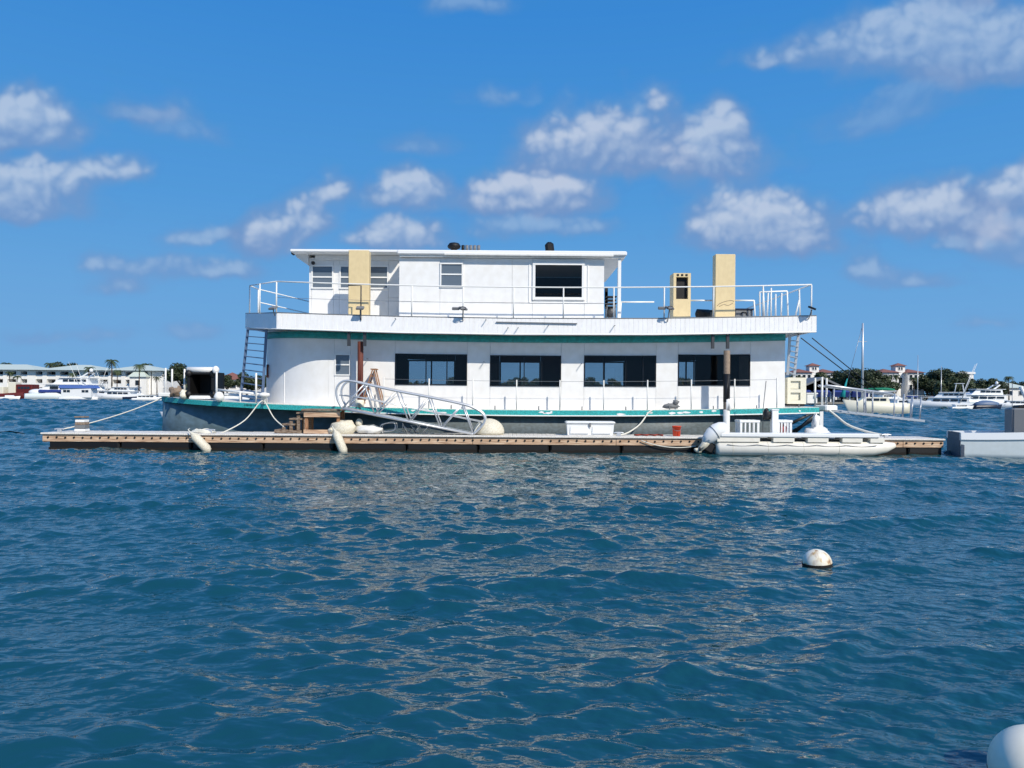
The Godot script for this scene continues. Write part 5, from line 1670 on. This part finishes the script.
func make_shore():
	var st := S()
	# land behind the sea wall
	smooth(st, false)
	var front := [[-700.0, -222.0], [-60.0, -226.0], [20.0, -232.0], [70.0, -205.0], [700.0, -195.0]]
	var r0 := PackedVector3Array(); var r1 := PackedVector3Array(); var r2 := PackedVector3Array(); var r3 := PackedVector3Array()
	for f in front:
		r0.append(Vector3(f[0], -2.0, f[1])); r1.append(Vector3(f[0], 1.15, f[1])); r2.append(Vector3(f[0], 1.6, f[1] - 40)); r3.append(Vector3(f[0] * 1.6, 2.0, -900.0))
	loft(st, [r1, r2, r3], false, false, false, false)
	part(st, "land", M.earth, self, "structure")
	st = S()
	smooth(st, false)
	var c0 := PackedVector3Array(); var c1 := PackedVector3Array()
	for f in front:
		c0.append(Vector3(f[0], 1.3, f[1] + 0.25)); c1.append(Vector3(f[0], 1.3, f[1] - 0.5))
	loft(st, [r0, c0, c1, r1], false, false, false, false)
	part(st, "sea_wall", M.seawall, self, "structure")
	# condominium: long white block with pale green hip roof
	condo()
	villa("white villa with red hip roofs and square tower, nearest the houseboat stern", 817, 215.0)
	villa("white villa with red hip roofs and square tower, right of the tall bare mast", 904, 212.0)
	# pavilion with grey gable and blue awnings behind the stern
	var d := 186.0
	var p := P(823, 396, d)
	var t := thing("shore_pavilion", "grey gabled waterside pavilion with blue awnings behind the houseboat stern", "pavilion", Vector3(p.x, 0, -d))
	st = S(); smooth(st, false)
	var ga := PackedVector3Array(); var gb := PackedVector3Array()
	for q in [[-9.0, 3.4], [-8.0, 3.4], [0.0, 6.6], [8.0, 3.4], [14.0, 3.4], [14.0, 3.8], [8.0, 4.0], [0.0, 7.1], [-9.0, 3.9]]:
		ga.append(Vector3(p.x + q[0] * 0.85, q[1], -d)); gb.append(Vector3(p.x + q[0] * 0.85, q[1], -d - 9))
	loft(st, [ga, gb], true, true, true, true); part(st, "roof", M.grey, t)
	st = S(); smooth(st, false)
	var g3 := [Vector3(p.x - 6.4, 3.5, -d - 0.3), Vector3(p.x + 6.4, 3.5, -d - 0.3), Vector3(p.x, 6.5, -d - 0.3)]
	tri(st, g3[0], g3[1], g3[2]); box(st, Vector3(p.x, 2.3, -d - 8.0), Vector3(13, 3.4, 0.3)); part(st, "gable", M.stucco, t)
	for k in 4:
		st = S(); box(st, Vector3(p.x - 5.4 + k * 4.8, 2.9, -d + 0.4), Vector3(4.0, 1.5, 0.9), Basis(Vector3.RIGHT, 0.5), 0.05); part(st, "awning", M.canvas_blue, t)
	for k in 5:
		st = S(); box(st, Vector3(p.x - 7.6 + k * 4.8, 2.0, -d - 0.3), Vector3(0.3, 4.0, 0.3)); part(st, "column", M.trim, t)
	st = S(); box(st, Vector3(p.x + 1.5, 0.55, -d - 4.0), Vector3(22.0, 0.5, 10.0)); part(st, "quay", M.seawall, t)
	for k in 5:
		st = S(); box(st, Vector3(p.x - 8 + k * 4.8, 0.0, -d + 0.5), Vector3(0.5, 1.4, 0.5)); part(st, "pile", M.stained, t)
	# far houses on the right
	house("low house with pale flat roof among the trees beyond the big yacht", 966, 371.5, 385, 15, 250.0, M.trim, false)
	house("small white house peeking over the dark trees", 950, 372.5, 386, 6, 262.0, M.trim, false)
	house("cream house with brown roof at the picture's right edge behind the palm", 1010, 381.5, 398, 34, 214.0, M.roof_green, true)
	house("white house with red roof seen between bow rail and ladder", 228, 372, 393, 22, 250.0, M.roof_red, true)
	house("white house front behind the trees above the bow rail", 250, 377, 395, 16, 236.0, M.roof_green, true)

	# trees
	var oak := leaf_tree("broadleaf_tree", "broad dark tree between bow posts and black locker", 101, 8.0, 4.4, M.leaf)
	var fig := leaf_tree("broadleaf_tree", "tall dark rounded tree between the bare mast and second villa", 102, 8.5, 5.0, M.leaf)
	var bush := leaf_tree("broadleaf_tree", "light green bushy tree showing through the bow ladder", 103, 6.5, 3.8, M.leaf2)
	place(oak, 181, 361.5, 215.0, 0.3, 8.0)
	place(fig, 856, 366, 196.0, 1.0, 8.5)
	place(bush, 247, 372, 222.0, 0.6, 6.5)
	var rest := [
		[oak, 227, 373.5, 222, "round tree behind the bow rail"], [bush, 205, 368, 226, "tree behind the white knob of the black locker"], [oak, 262, 374, 226, "tree close to the rounded cabin front"],
		[fig, 795, 373.5, 205, "low dark tree left of the first villa, beside the stern ladder"], [bush, 826, 371.5, 204, "tree in front of the first villa's tower"], [oak, 842, 369, 200, "dark tree right of the first villa"], [fig, 872, 366.5, 198, "dark tree behind the bare mast"], [oak, 866, 371, 192, "lower dark tree at the foot of the bare mast"], [bush, 886, 374, 196, "lower tree left of the second villa"],
		[oak, 927, 373, 205, "dark tree right of the second villa"], [fig, 942, 366, 205, "tallest dark tree of the big clump"], [oak, 955, 369.5, 203, "dark tree on the right flank of the big clump"], [bush, 948, 376, 197, "lighter lower tree in front of the big clump"], [fig, 932, 370, 212, "dark tree on the left flank of the big clump"], [bush, 966, 378, 200, "small tree left of the big yacht's radar arch"],
		[oak, 978, 377.5, 208, "dark tree above the big yacht"], [bush, 988, 378, 206, "bushy tree above the big yacht's stern"], [fig, 998, 379, 210, "tree beside the lone palm"], [oak, 1018, 380, 226, "tree behind the cream house"],
		[oak, 66, 360.5, 262, "dark tree rising behind the pale green roof"],
		[fig, 455, 375, 240, "tree seen through the first cabin window"], [oak, 520, 376, 240, "tree seen through the second cabin window"], [bush, 508, 379, 232, "bush seen through the second cabin window"], [fig, 536, 377, 236, "tree seen at the right side of the second cabin window"], [oak, 592, 376, 240, "tree seen through the third cabin window"], [bush, 612, 378, 232, "bush seen through the third cabin window"], [fig, 684, 376, 236, "tree seen through the fourth cabin window"]]
	var i := 0
	for r in rest:
		var c := copy(r[0], r[4], Vector3.ZERO, i * 1.3)
		place(c, r[1], r[2], r[3], i * 1.3, {oak: 8.0, fig: 8.5, bush: 6.5}[r[0]])
		i += 1
	var pa := palm_tree("lone palm standing above the houses near the picture's right edge", 201, 9.0)
	var pb := palm_tree("tall palm rising above the pale green roof beside the outriggers", 202, 9.0)
	place(pa, 1009, 375.5, 205.0, 0.2, 9.6)
	place(pb, 112, 358.5, 216.0, 0.2, 9.6)
	i = 0
	for r in [[pa, 8, 361.5, 250, "palm top behind the condominium roof at the left picture edge"], [pb, 50, 361.8, 250, "palm top behind the middle of the condominium roof"], [pa, 139, 363, 216, "palm in front of the condominium's gabled bay"], [pb, 147, 362.5, 250, "palm top behind the right end of the condominium roof"], [pb, 89, 366, 214, "palm in front of the condominium above the blue-roofed houseboat"], [pa, 117, 369, 213, "shorter palm in front of the condominium balconies"], [pb, 10, 371, 213, "leafy palm in front of the condominium above the red tug"], [pa, 17, 375, 211, "short palm in front of the condominium above the red tug"], [pa, 72, 372, 213, "short palm in front of the condominium beside the white yacht"], [pb, 157, 376, 213, "palm at the right corner of the condominium"], [pa, 884, 376, 205, "palm in front of the second villa's left wing"], [pb, 896, 374, 204, "palm in front of the second villa's tower"], [pa, 914, 376.5, 204, "palm in front of the second villa's right wing"], [pb, 829, 377, 205, "palm in front of the first villa's right wing"], [pa, 940, 381, 196, "small palm low in front of the big clump"]]:
		var c := copy(r[0], r[4], Vector3.ZERO, 0)
		place(c, r[1], r[2], r[3], i * 2.1, 9.6)
		i += 1
	# hedge masses behind
	st = S(); smooth(st, false)
	rng.seed = 61
	for k in 9000:
		var x := rng.randf_range(-160, 175)
		var z := -262.0 - rng.randf() * 10.0
		var y := 1.5 + rng.randf() * (3.6 + 1.5 * sin(x * 0.11) + 1.2 * sin(x * 0.37 + 1))
		var s := rng.randf_range(0.3, 0.7)
		var g := rng.randf_range(0.6, 1.25)
		st.set_color(Color(g, g, g))
		var n := Vector3(rng.randfn(), rng.randfn() + 0.6, rng.randfn() + 0.8).normalized()
		var a := n.cross(Vector3.UP).normalized() * s
		var b := n.cross(a) * 0.8
		var c := Vector3(x, y, z)
		quad(st, c - a, c - b, c + a, c + b)
	var hd := part(st, "distant_greenery", M.leaf, self, "stuff")
	meta(hd, "low band of distant shrubs and hedges along the far shore", "greenery")
	far_boats()
func place(o: Node3D, px: float, top: float, d: float, turn: float, h: float):
	var p := P(px, top, d)
	var base := 1.2
	var s := (p.y - base) / h
	o.position = Vector3(p.x, base, p.z)
	o.rotation.y = turn
	o.scale = Vector3(clampf(s, 0.75, 1.6), s, clampf(s, 0.75, 1.6))
func house(label: String, px: float, top: float, bot: float, wpx: float, d: float, rm: Material, hip: bool):
	var p := P(px, top, d)
	var w := wpx * d / FOC
	var h := p.y - 1.2
	var t := thing("far_house", label, "house", Vector3(p.x, 1.2, -d))
	var st := S()
	var wh := h * (0.68 if hip else 0.92)
	box(st, Vector3(p.x, 1.2 + wh / 2, -d - 4), Vector3(w, wh, 8)); part(st, "wall", M.stucco, t)
	st = S()
	if hip: hip_roof(st, Vector3(p.x, 1.2 + wh, -d - 4), w, 8, h - wh, 0.7)
	else: box(st, Vector3(p.x, 1.2 + wh + h * 0.03, -d - 4), Vector3(w + 0.8, h * 0.07, 8.8))
	part(st, "roof", rm, t)
	var n := maxi(1, int(w / 2.6))
	for k in n:
		far_window(t, Vector3(p.x + w * ((k + 0.5) / n - 0.5), 1.2 + wh * 0.62, -d + 0.05), w / n * 0.45, wh * 0.3)
func villa(label: String, px: float, d: float):
	var s := d / FOC
	var c := P(px, 396, d)
	var t := thing("shore_villa", label, "villa", Vector3(c.x, 1.2, -d), "white villas on the far shore")
	var ey := P(px, 372.5, d).y
	var st := S()
	for k in [-1, 1]:
		st = S(); box(st, Vector3(c.x + k * 12.5 * s, (ey + 1.2) / 2, -d - 5), Vector3(16 * s, ey - 1.2, 9)); part(st, "wing", M.stucco, t)
		st = S(); hip_roof(st, Vector3(c.x + k * 12.5 * s, ey, -d - 5), 16 * s, 9, 4.2 * s, 0.6); part(st, "roof", M.roof_red, t)
		for j in 3:
			for f in 2:
				far_window(t, Vector3(c.x + k * 12.5 * s + (j - 1) * 5 * s, ey - 1.3 - f * 2.9, -d - 0.45), 0.8, 1.3)
	var ty := P(px, 365.5, d).y
	st = S(); box(st, Vector3(c.x, (ty + 1.2) / 2, -d - 3.5), Vector3(9.5 * s, ty - 1.2, 9.5 * s)); part(st, "tower", M.stucco, t)
	st = S(); hip_roof(st, Vector3(c.x, ty, -d - 3.5), 9.5 * s, 9.5 * s, 3.0 * s, 0.5); part(st, "tower_roof", M.roof_red, t)
	for k in [-1, 1]:
		far_window(t, Vector3(c.x + k * 1.3 * s, ty - 0.8, -d - 3.5 + 4.75 * s + 0.02), 0.45, 0.75)
	far_window(t, Vector3(c.x, ty - 4.2, -d - 3.5 + 4.75 * s + 0.02), 1.0, 1.6)
func condo():
	var d := 226.0
	var xa := P(-60, 380, d).x; var xb := P(163, 380, d).x
	var ey := P(80, 370.3, d).y
	var g := 1.2
	var t := thing("condominium", "long three-storey white condominium with balconies and pale green roof on the far shore", "building", Vector3((xa + xb) / 2, g, -d))
	var st := S()
	box(st, Vector3((xa + xb) / 2, (g + ey) / 2, -d - 8.5), Vector3(xb - xa, ey - g, 12)); part(st, "back_block", M.stucco, t)
	var fl := (ey - g) / 3.0
	for f in 4:
		st = S(); box(st, Vector3((xa + xb) / 2, g + f * fl + (0.0 if f < 3 else -0.15), -d - 1.4), Vector3(xb - xa + 0.2, 0.6, 2.9)); part(st, "floor_slab", M.stucco, t)
	var n := 17
	var wbay := (xb - xa) / n
	for i in n + 1:
		var x := xa + wbay * i
		var wide := 2.6 if i % 4 == 3 else 1.3
		if i == n: wide = 3.6
		st = S(); box(st, Vector3(x - (wide / 2 if i == n else 0.0), (g + ey) / 2, -d - 1.3), Vector3(wide, ey - g - 0.4, 3.1)); part(st, "pier", M.stucco, t)
	for i in n:
		for f in 3:
			var cx := xa + wbay * (i + 0.5)
			var y := g + f * fl
			far_window(t, Vector3(cx - 0.6, y + fl * 0.47, -d - 2.45), 1.5, fl * 0.62)
			if f > 0:
				st = S(); box(st, Vector3(cx, y + 0.98, -d + 0.02), Vector3(wbay - 1.4, 0.1, 0.12)); part(st, "balcony_rail", M.trim, t)
				st = S(); box(st, Vector3(cx, y + 0.62, -d + 0.0), Vector3(wbay - 1.4, 0.62, 0.05)); part(st, "balcony_front", M.trim, t)
	# roofs: a run of hips with a small gabled bay
	for q in [[xa, xa + 30], [xa + 30.5, xa + 50], [xa + 50.5, xb]]:
		st = S(); hip_roof(st, Vector3((q[0] + q[1]) / 2, ey, -d - 6.5), q[1] - q[0], 15.5, 1.9, 0.7); part(st, "roof", M.roof_green, t)
	var bp := P(138, 385, d - 2)
	st = S(); box(st, Vector3(bp.x, (g + ey * 0.78) / 2, -d + 1.2), Vector3(5.0, ey * 0.78 - g, 2.0)); part(st, "bay", M.stucco, t)
	st = S(); hip_roof(st, Vector3(bp.x, ey * 0.78, -d + 1.2), 5.0, 2.4, 1.8, 0.4); part(st, "bay_roof", M.roof_green, t)
	far_window(t, Vector3(bp.x, g + fl * 1.5, -d + 2.22), 1.4, 1.5)
func far_boats():
	var st := S()
	# red tug at the left
	var d := 196.0
	var p := P(14, 398, d)
	var t := thing("red_tug", "dark red working tug with cream deckhouse at the far left shore", "tug", Vector3.ZERO)
	st = S(); hull(st, 15, 4.4, 1.3, 2.3, 0.12, 0.05); part(st, "hull", M.tug, t)
	st = S(); box(st, Vector3(3.6, 2.6, 0), Vector3(4.2, 2.6, 3.2), Basis.IDENTITY, 0.1); part(st, "deckhouse", M.tug, t)
	st = S(); box(st, Vector3(0.2, 2.9, 0), Vector3(1.9, 3.2, 2.6), Basis.IDENTITY, 0.1); part(st, "funnel_house", M.cream, t)
	st = S(); box(st, Vector3(-4.2, 2.3, 0.6), Vector3(5.0, 1.9, 2.4), Basis.IDENTITY, 0.1); part(st, "deck_load", M.cream, t)
	band(t, 2.0, 5.2, 1.62, 1.62, 2.7, 3.3, 4, M.far_glass)
	t.position = Vector3(p.x, 0, -d)
	# tender before it
	p = P(11, 399, 186)
	t = thing("white_tender", "small low white tender lying before the red tug", "tender", Vector3.ZERO)
	st = S(); hull(st, 4.8, 1.7, 0.6, 0.9, 0.2, 0.08); part(st, "hull", M.gel, t)
	st = S(); tier(st, -1.2, 0.8, 0.55, 0.6, 1.05, 0.4); part(st, "cuddy", M.gel, t)
	t.position = Vector3(p.x, 0, -186)
	motor_yacht("large white motor yacht moored before the condominium, left of the blue-roofed houseboat", Vector3(P(58, 395, 202).x, 0, -206), PI, 25, 2, M.gel)
	# blue-covered hull
	p = P(49, 397, 194)
	t = thing("covered_barge", "pale blue-grey flat boat with dark blue cover beside the red tug", "barge", Vector3.ZERO)
	st = S(); hull(st, 11, 3.6, 1.5, 1.9, 0.12, 0.05); part(st, "hull", M.gel_blue, t)
	st = S(); box(st, Vector3(1.2, 2.15, 0), Vector3(6.5, 0.8, 3.0), Basis.IDENTITY, 0.2); part(st, "cover", M.canvas_blue, t)
	st = S(); lump(st, Vector3(-3.2, 1.9, 0), Vector3(2.0, 0.8, 1.5), 71, 0.05); part(st, "dome", M.gel, t)
	t.position = Vector3(p.x, 0, -194)
	# blue-roofed houseboat
	p = P(80, 399, 186)
	t = thing("small_houseboat", "little white houseboat with blue roof on the far left water", "houseboat", Vector3.ZERO)
	st = S(); hull(st, 9.2, 3.4, 0.6, 0.8, 0.1, 0.04); part(st, "hull", M.gel, t)
	st = S(); box(st, Vector3(-0.2, 1.75, 0), Vector3(7.4, 2.3, 3.0), Basis.IDENTITY, 0.05); part(st, "cabin", M.gel, t)
	st = S(); tier(st, -4.4, 4.3, 1.9, 2.92, 3.7, 0.6, 0.3); part(st, "roof", M.roof_blue, t)
	band(t, -3.4, -1.6, 1.53, 1.53, 1.9, 2.5, 2, M.far_glass)
	band(t, 1.2, 3.0, 1.53, 1.53, 1.9, 2.5, 2, M.far_glass)
	t.position = Vector3(p.x, 0, -186)
	motor_yacht("sport fishing yacht with tall outriggers right of the blue-roofed houseboat", Vector3(P(98, 396, 200).x, 0, -200), 0.25, 15, 2, M.gel, "sport_fisher", true, true)
	motor_yacht("white sport fishing yacht with pale stern, between outriggers and the dark launch", Vector3(P(117, 396, 197).x, 0, -197), PI - 0.15, 14, 2, M.gel, "sport_fisher", false, false)
	motor_yacht("sport fishing yacht with tower and outriggers behind the blue-roofed houseboat", Vector3(P(86, 396, 212).x, 0, -213), PI + 0.2, 14, 2, M.gel, "sport_fisher", true, true)
	motor_yacht("sport fishing yacht with outriggers before the palms beside the pale stern", Vector3(P(113, 396, 210).x, 0, -211), 0.3, 13, 2, M.gel, "sport_fisher", true, true)
	# dark launch and white day boats near the bow
	p = P(136, 397, 193)
	t = thing("dark_launch", "black open launch moored on the far shore left of the houseboat bow", "launch", Vector3.ZERO)
	st = S(); hull(st, 6.2, 2.1, 0.8, 1.2, 0.2, 0.08); part(st, "hull", M.navy, t)
	st = S(); tier(st, -1.4, 1.2, 0.7, 0.9, 1.6, 0.6); part(st, "cuddy", M.gel, t)
	t.position = Vector3(p.x, 0, -193)
	motor_yacht("white day boat moored next to the houseboat bow posts", Vector3(P(150, 398, 180).x, 0, -180), 0.1, 8, 1, M.gel, "day_boat", true)
	motor_yacht("white cabin boat seen under the bow rail", Vector3(P(228, 397, 186).x, 0, -186), 0.0, 12, 1, M.gel, "cabin_boat", true)
	# cream sailing motor boat with its mast aft of the stern
	d = 92.0
	p = P(874, 400, d)
	t = thing("sailing_boat", "cream sailing boat with tall bare mast and teal furled jib behind the stern gangway", "sailing boat", Vector3.ZERO)
	st = S(); hull(st, 7.6, 2.5, 1.25, 1.7, 0.25, 0.12); part(st, "hull", M.cream, t)
	st = S(); tier(st, -1.6, 2.2, 0.85, 1.3, 2.0, 0.9, 0.2); part(st, "coachroof", M.cream, t)
	band(t, -1.2, 1.2, 0.83, 0.76, 1.55, 1.85, 3, M.far_glass)
	var mx := 1.4
	st = S(); tube(st, [Vector3(mx, 1.9, 0), Vector3(mx, 11.2, 0)], [0.17, 0.12], 8); part(st, "mast", M.alu, t)
	st = S(); bar(st, Vector3(mx - 0.5, 8.9, 0), Vector3(mx + 0.5, 8.9, 0), 0.1, 0.08); part(st, "spreader", M.alu, t)
	st = S(); tube(st, [Vector3(3.7, 1.9, 0), Vector3(mx, 11.0, 0)], 0.03, 5); part(st, "forestay", M.wire, t)
	st = S(); tube(st, [Vector3(3.75, 2.0, 0), Vector3(3.55, 2.9, 0), Vector3(3.2, 4.3, 0)], [0.34, 0.18, 0.05], 8); part(st, "furled_jib", M.canvas_teal, t)
	st = S(); tube(st, [Vector3(mx, 2.7, 0), Vector3(-2.6, 2.75, 0)], 0.12, 8); part(st, "boom", M.alu, t)
	st = S(); tube(st, [Vector3(mx - 0.1, 2.95, 0), Vector3(-1.4, 3.0, 0), Vector3(-2.4, 2.92, 0)], [0.16, 0.2, 0.12], 8); part(st, "sail_cover", M.canvas_green, t)
	t.position = Vector3(p.x, 0, -d); t.rotation.y = PI - 0.12
	# fleet before the second villa
	motor_yacht("white flybridge yacht moored before the second villa's left palms", Vector3(P(895, 398, 150).x, 0, -152), 0.4, 11, 2, M.gel, "flybridge_yacht", true, false)
	motor_yacht("white cruiser with low cabin, moored before the second villa's right wing", Vector3(P(918, 400, 140).x, 0, -143), 0.15, 10, 1, M.gel, "cabin_cruiser", true, false)
	motor_yacht("white sport fishing yacht with two slanting outriggers before the big dark trees", Vector3(P(946, 402, 138).x, 0, -139), PI - 0.5, 12.5, 2, M.gel, "sport_fisher", false, true)
	motor_yacht("small white runabout just left of the big yacht", Vector3(P(962, 404, 134).x, 0, -134), 0.1, 4.6, 1, M.gel, "runabout", false, false)
	motor_yacht("big sleek white two-deck yacht at the far right shore", Vector3(P(982, 400, 168).x, 0, -170), PI, 17, 2, M.gel_blue, "motor_yacht", true, false)
	motor_yacht("white cruiser partly behind the skiff's pole at the right edge", Vector3(P(1021, 402, 160).x, 0, -162), PI - 0.2, 9, 1, M.gel, "cabin_cruiser", true, false)
	p = P(991, 404, 134)
	t = thing("covered_runabout", "low boat under a slate blue cover in front of the big yacht's stern", "runabout", Vector3.ZERO)
	st = S(); hull(st, 5.4, 2.0, 0.7, 0.9, 0.15, 0.08); part(st, "hull", M.navy, t)
	st = S(); lump(st, Vector3(-0.2, 0.85, 0), Vector3(2.3, 0.75, 0.95), 81, 0.06); part(st, "cover", M.blue_paint, t)
	t.position = Vector3(p.x, 0, -135)
	# bare masts among the fleet
	for q in [[916, 355, 402, 150, "thin pale mast of a sloop before the second villa's right wing"], [939.5, 366, 400, 150, "thin upright mast before the big dark trees"]]:
		p = P(q[0], q[1], q[3])
		t = thing("moored_sloop", q[4], "sloop", Vector3.ZERO, "sloops in the marina")
		st = S(); hull(st, 8.0, 2.4, 0.9, 1.3, 0.25, 0.12); part(st, "hull", M.gel, t)
		st = S(); tier(st, -1.5, 2.0, 0.75, 0.95, 1.5, 0.8, 0.2); part(st, "coachroof", M.gel, t)
		st = S(); tube(st, [Vector3(0.6, 1.4, 0), Vector3(0.6, p.y, 0)], [0.1, 0.06], 6); part(st, "mast", M.alu, t)
		st = S(); tube(st, [Vector3(0.6, 2.2, 0), Vector3(-3.0, 2.25, 0)], 0.12, 6); part(st, "boom", M.canvas_blue, t)
		t.position = Vector3(p.x, 0, -q[3]); t.rotation.y = 0.5

func _ready():
	var cam := Camera3D.new()
	cam.name = "camera"
	cam.near = 0.1
	cam.far = 4000.0
	cam.projection = Camera3D.PROJECTION_FRUSTUM
	cam.keep_aspect = Camera3D.KEEP_HEIGHT
	cam.size = 0.1 * 768.0 / FOC
	cam.frustum_offset = Vector2(0.0, 0.1 * HOR / FOC)
	cam.position = Vector3(0, EYE, 0)
	cam.rotation.z = ROLL
	add_child(cam)
	cam.current = true
	var env := Environment.new()
	env.background_mode = Environment.BG_SKY
	env.sky = make_sky()
	env.background_energy_multiplier = 1.0
	env.tonemap_mode = Environment.TONE_MAPPER_LINEAR
	env.tonemap_exposure = 1.0
	env.sdfgi_enabled = true
	env.ssao_enabled = true
	env.ssil_enabled = true
	var we := WorldEnvironment.new()
	we.name = "environment"
	we.environment = env
	add_child(we)
	var sun := DirectionalLight3D.new()
	sun.name = "sun"
	sun.light_energy = 1.4
	sun.light_color = Color(1.0, 0.965, 0.905)
	sun.light_angular_distance = 0.5
	sun.shadow_enabled = true
	add_child(sun)
	sun.look_at_from_position(sun_dir * 50.0, Vector3.ZERO)
	print("sky done ", Time.get_ticks_msec())
	make_materials()
	print("materials done ", Time.get_ticks_msec())
	make_water()
	print("water done ", Time.get_ticks_msec())
	make_shore()
	make_houseboat()
	make_dock()
	make_near_boats()
	make_boat_things()
	make_dock_things()
	print("all done ", Time.get_ticks_msec())
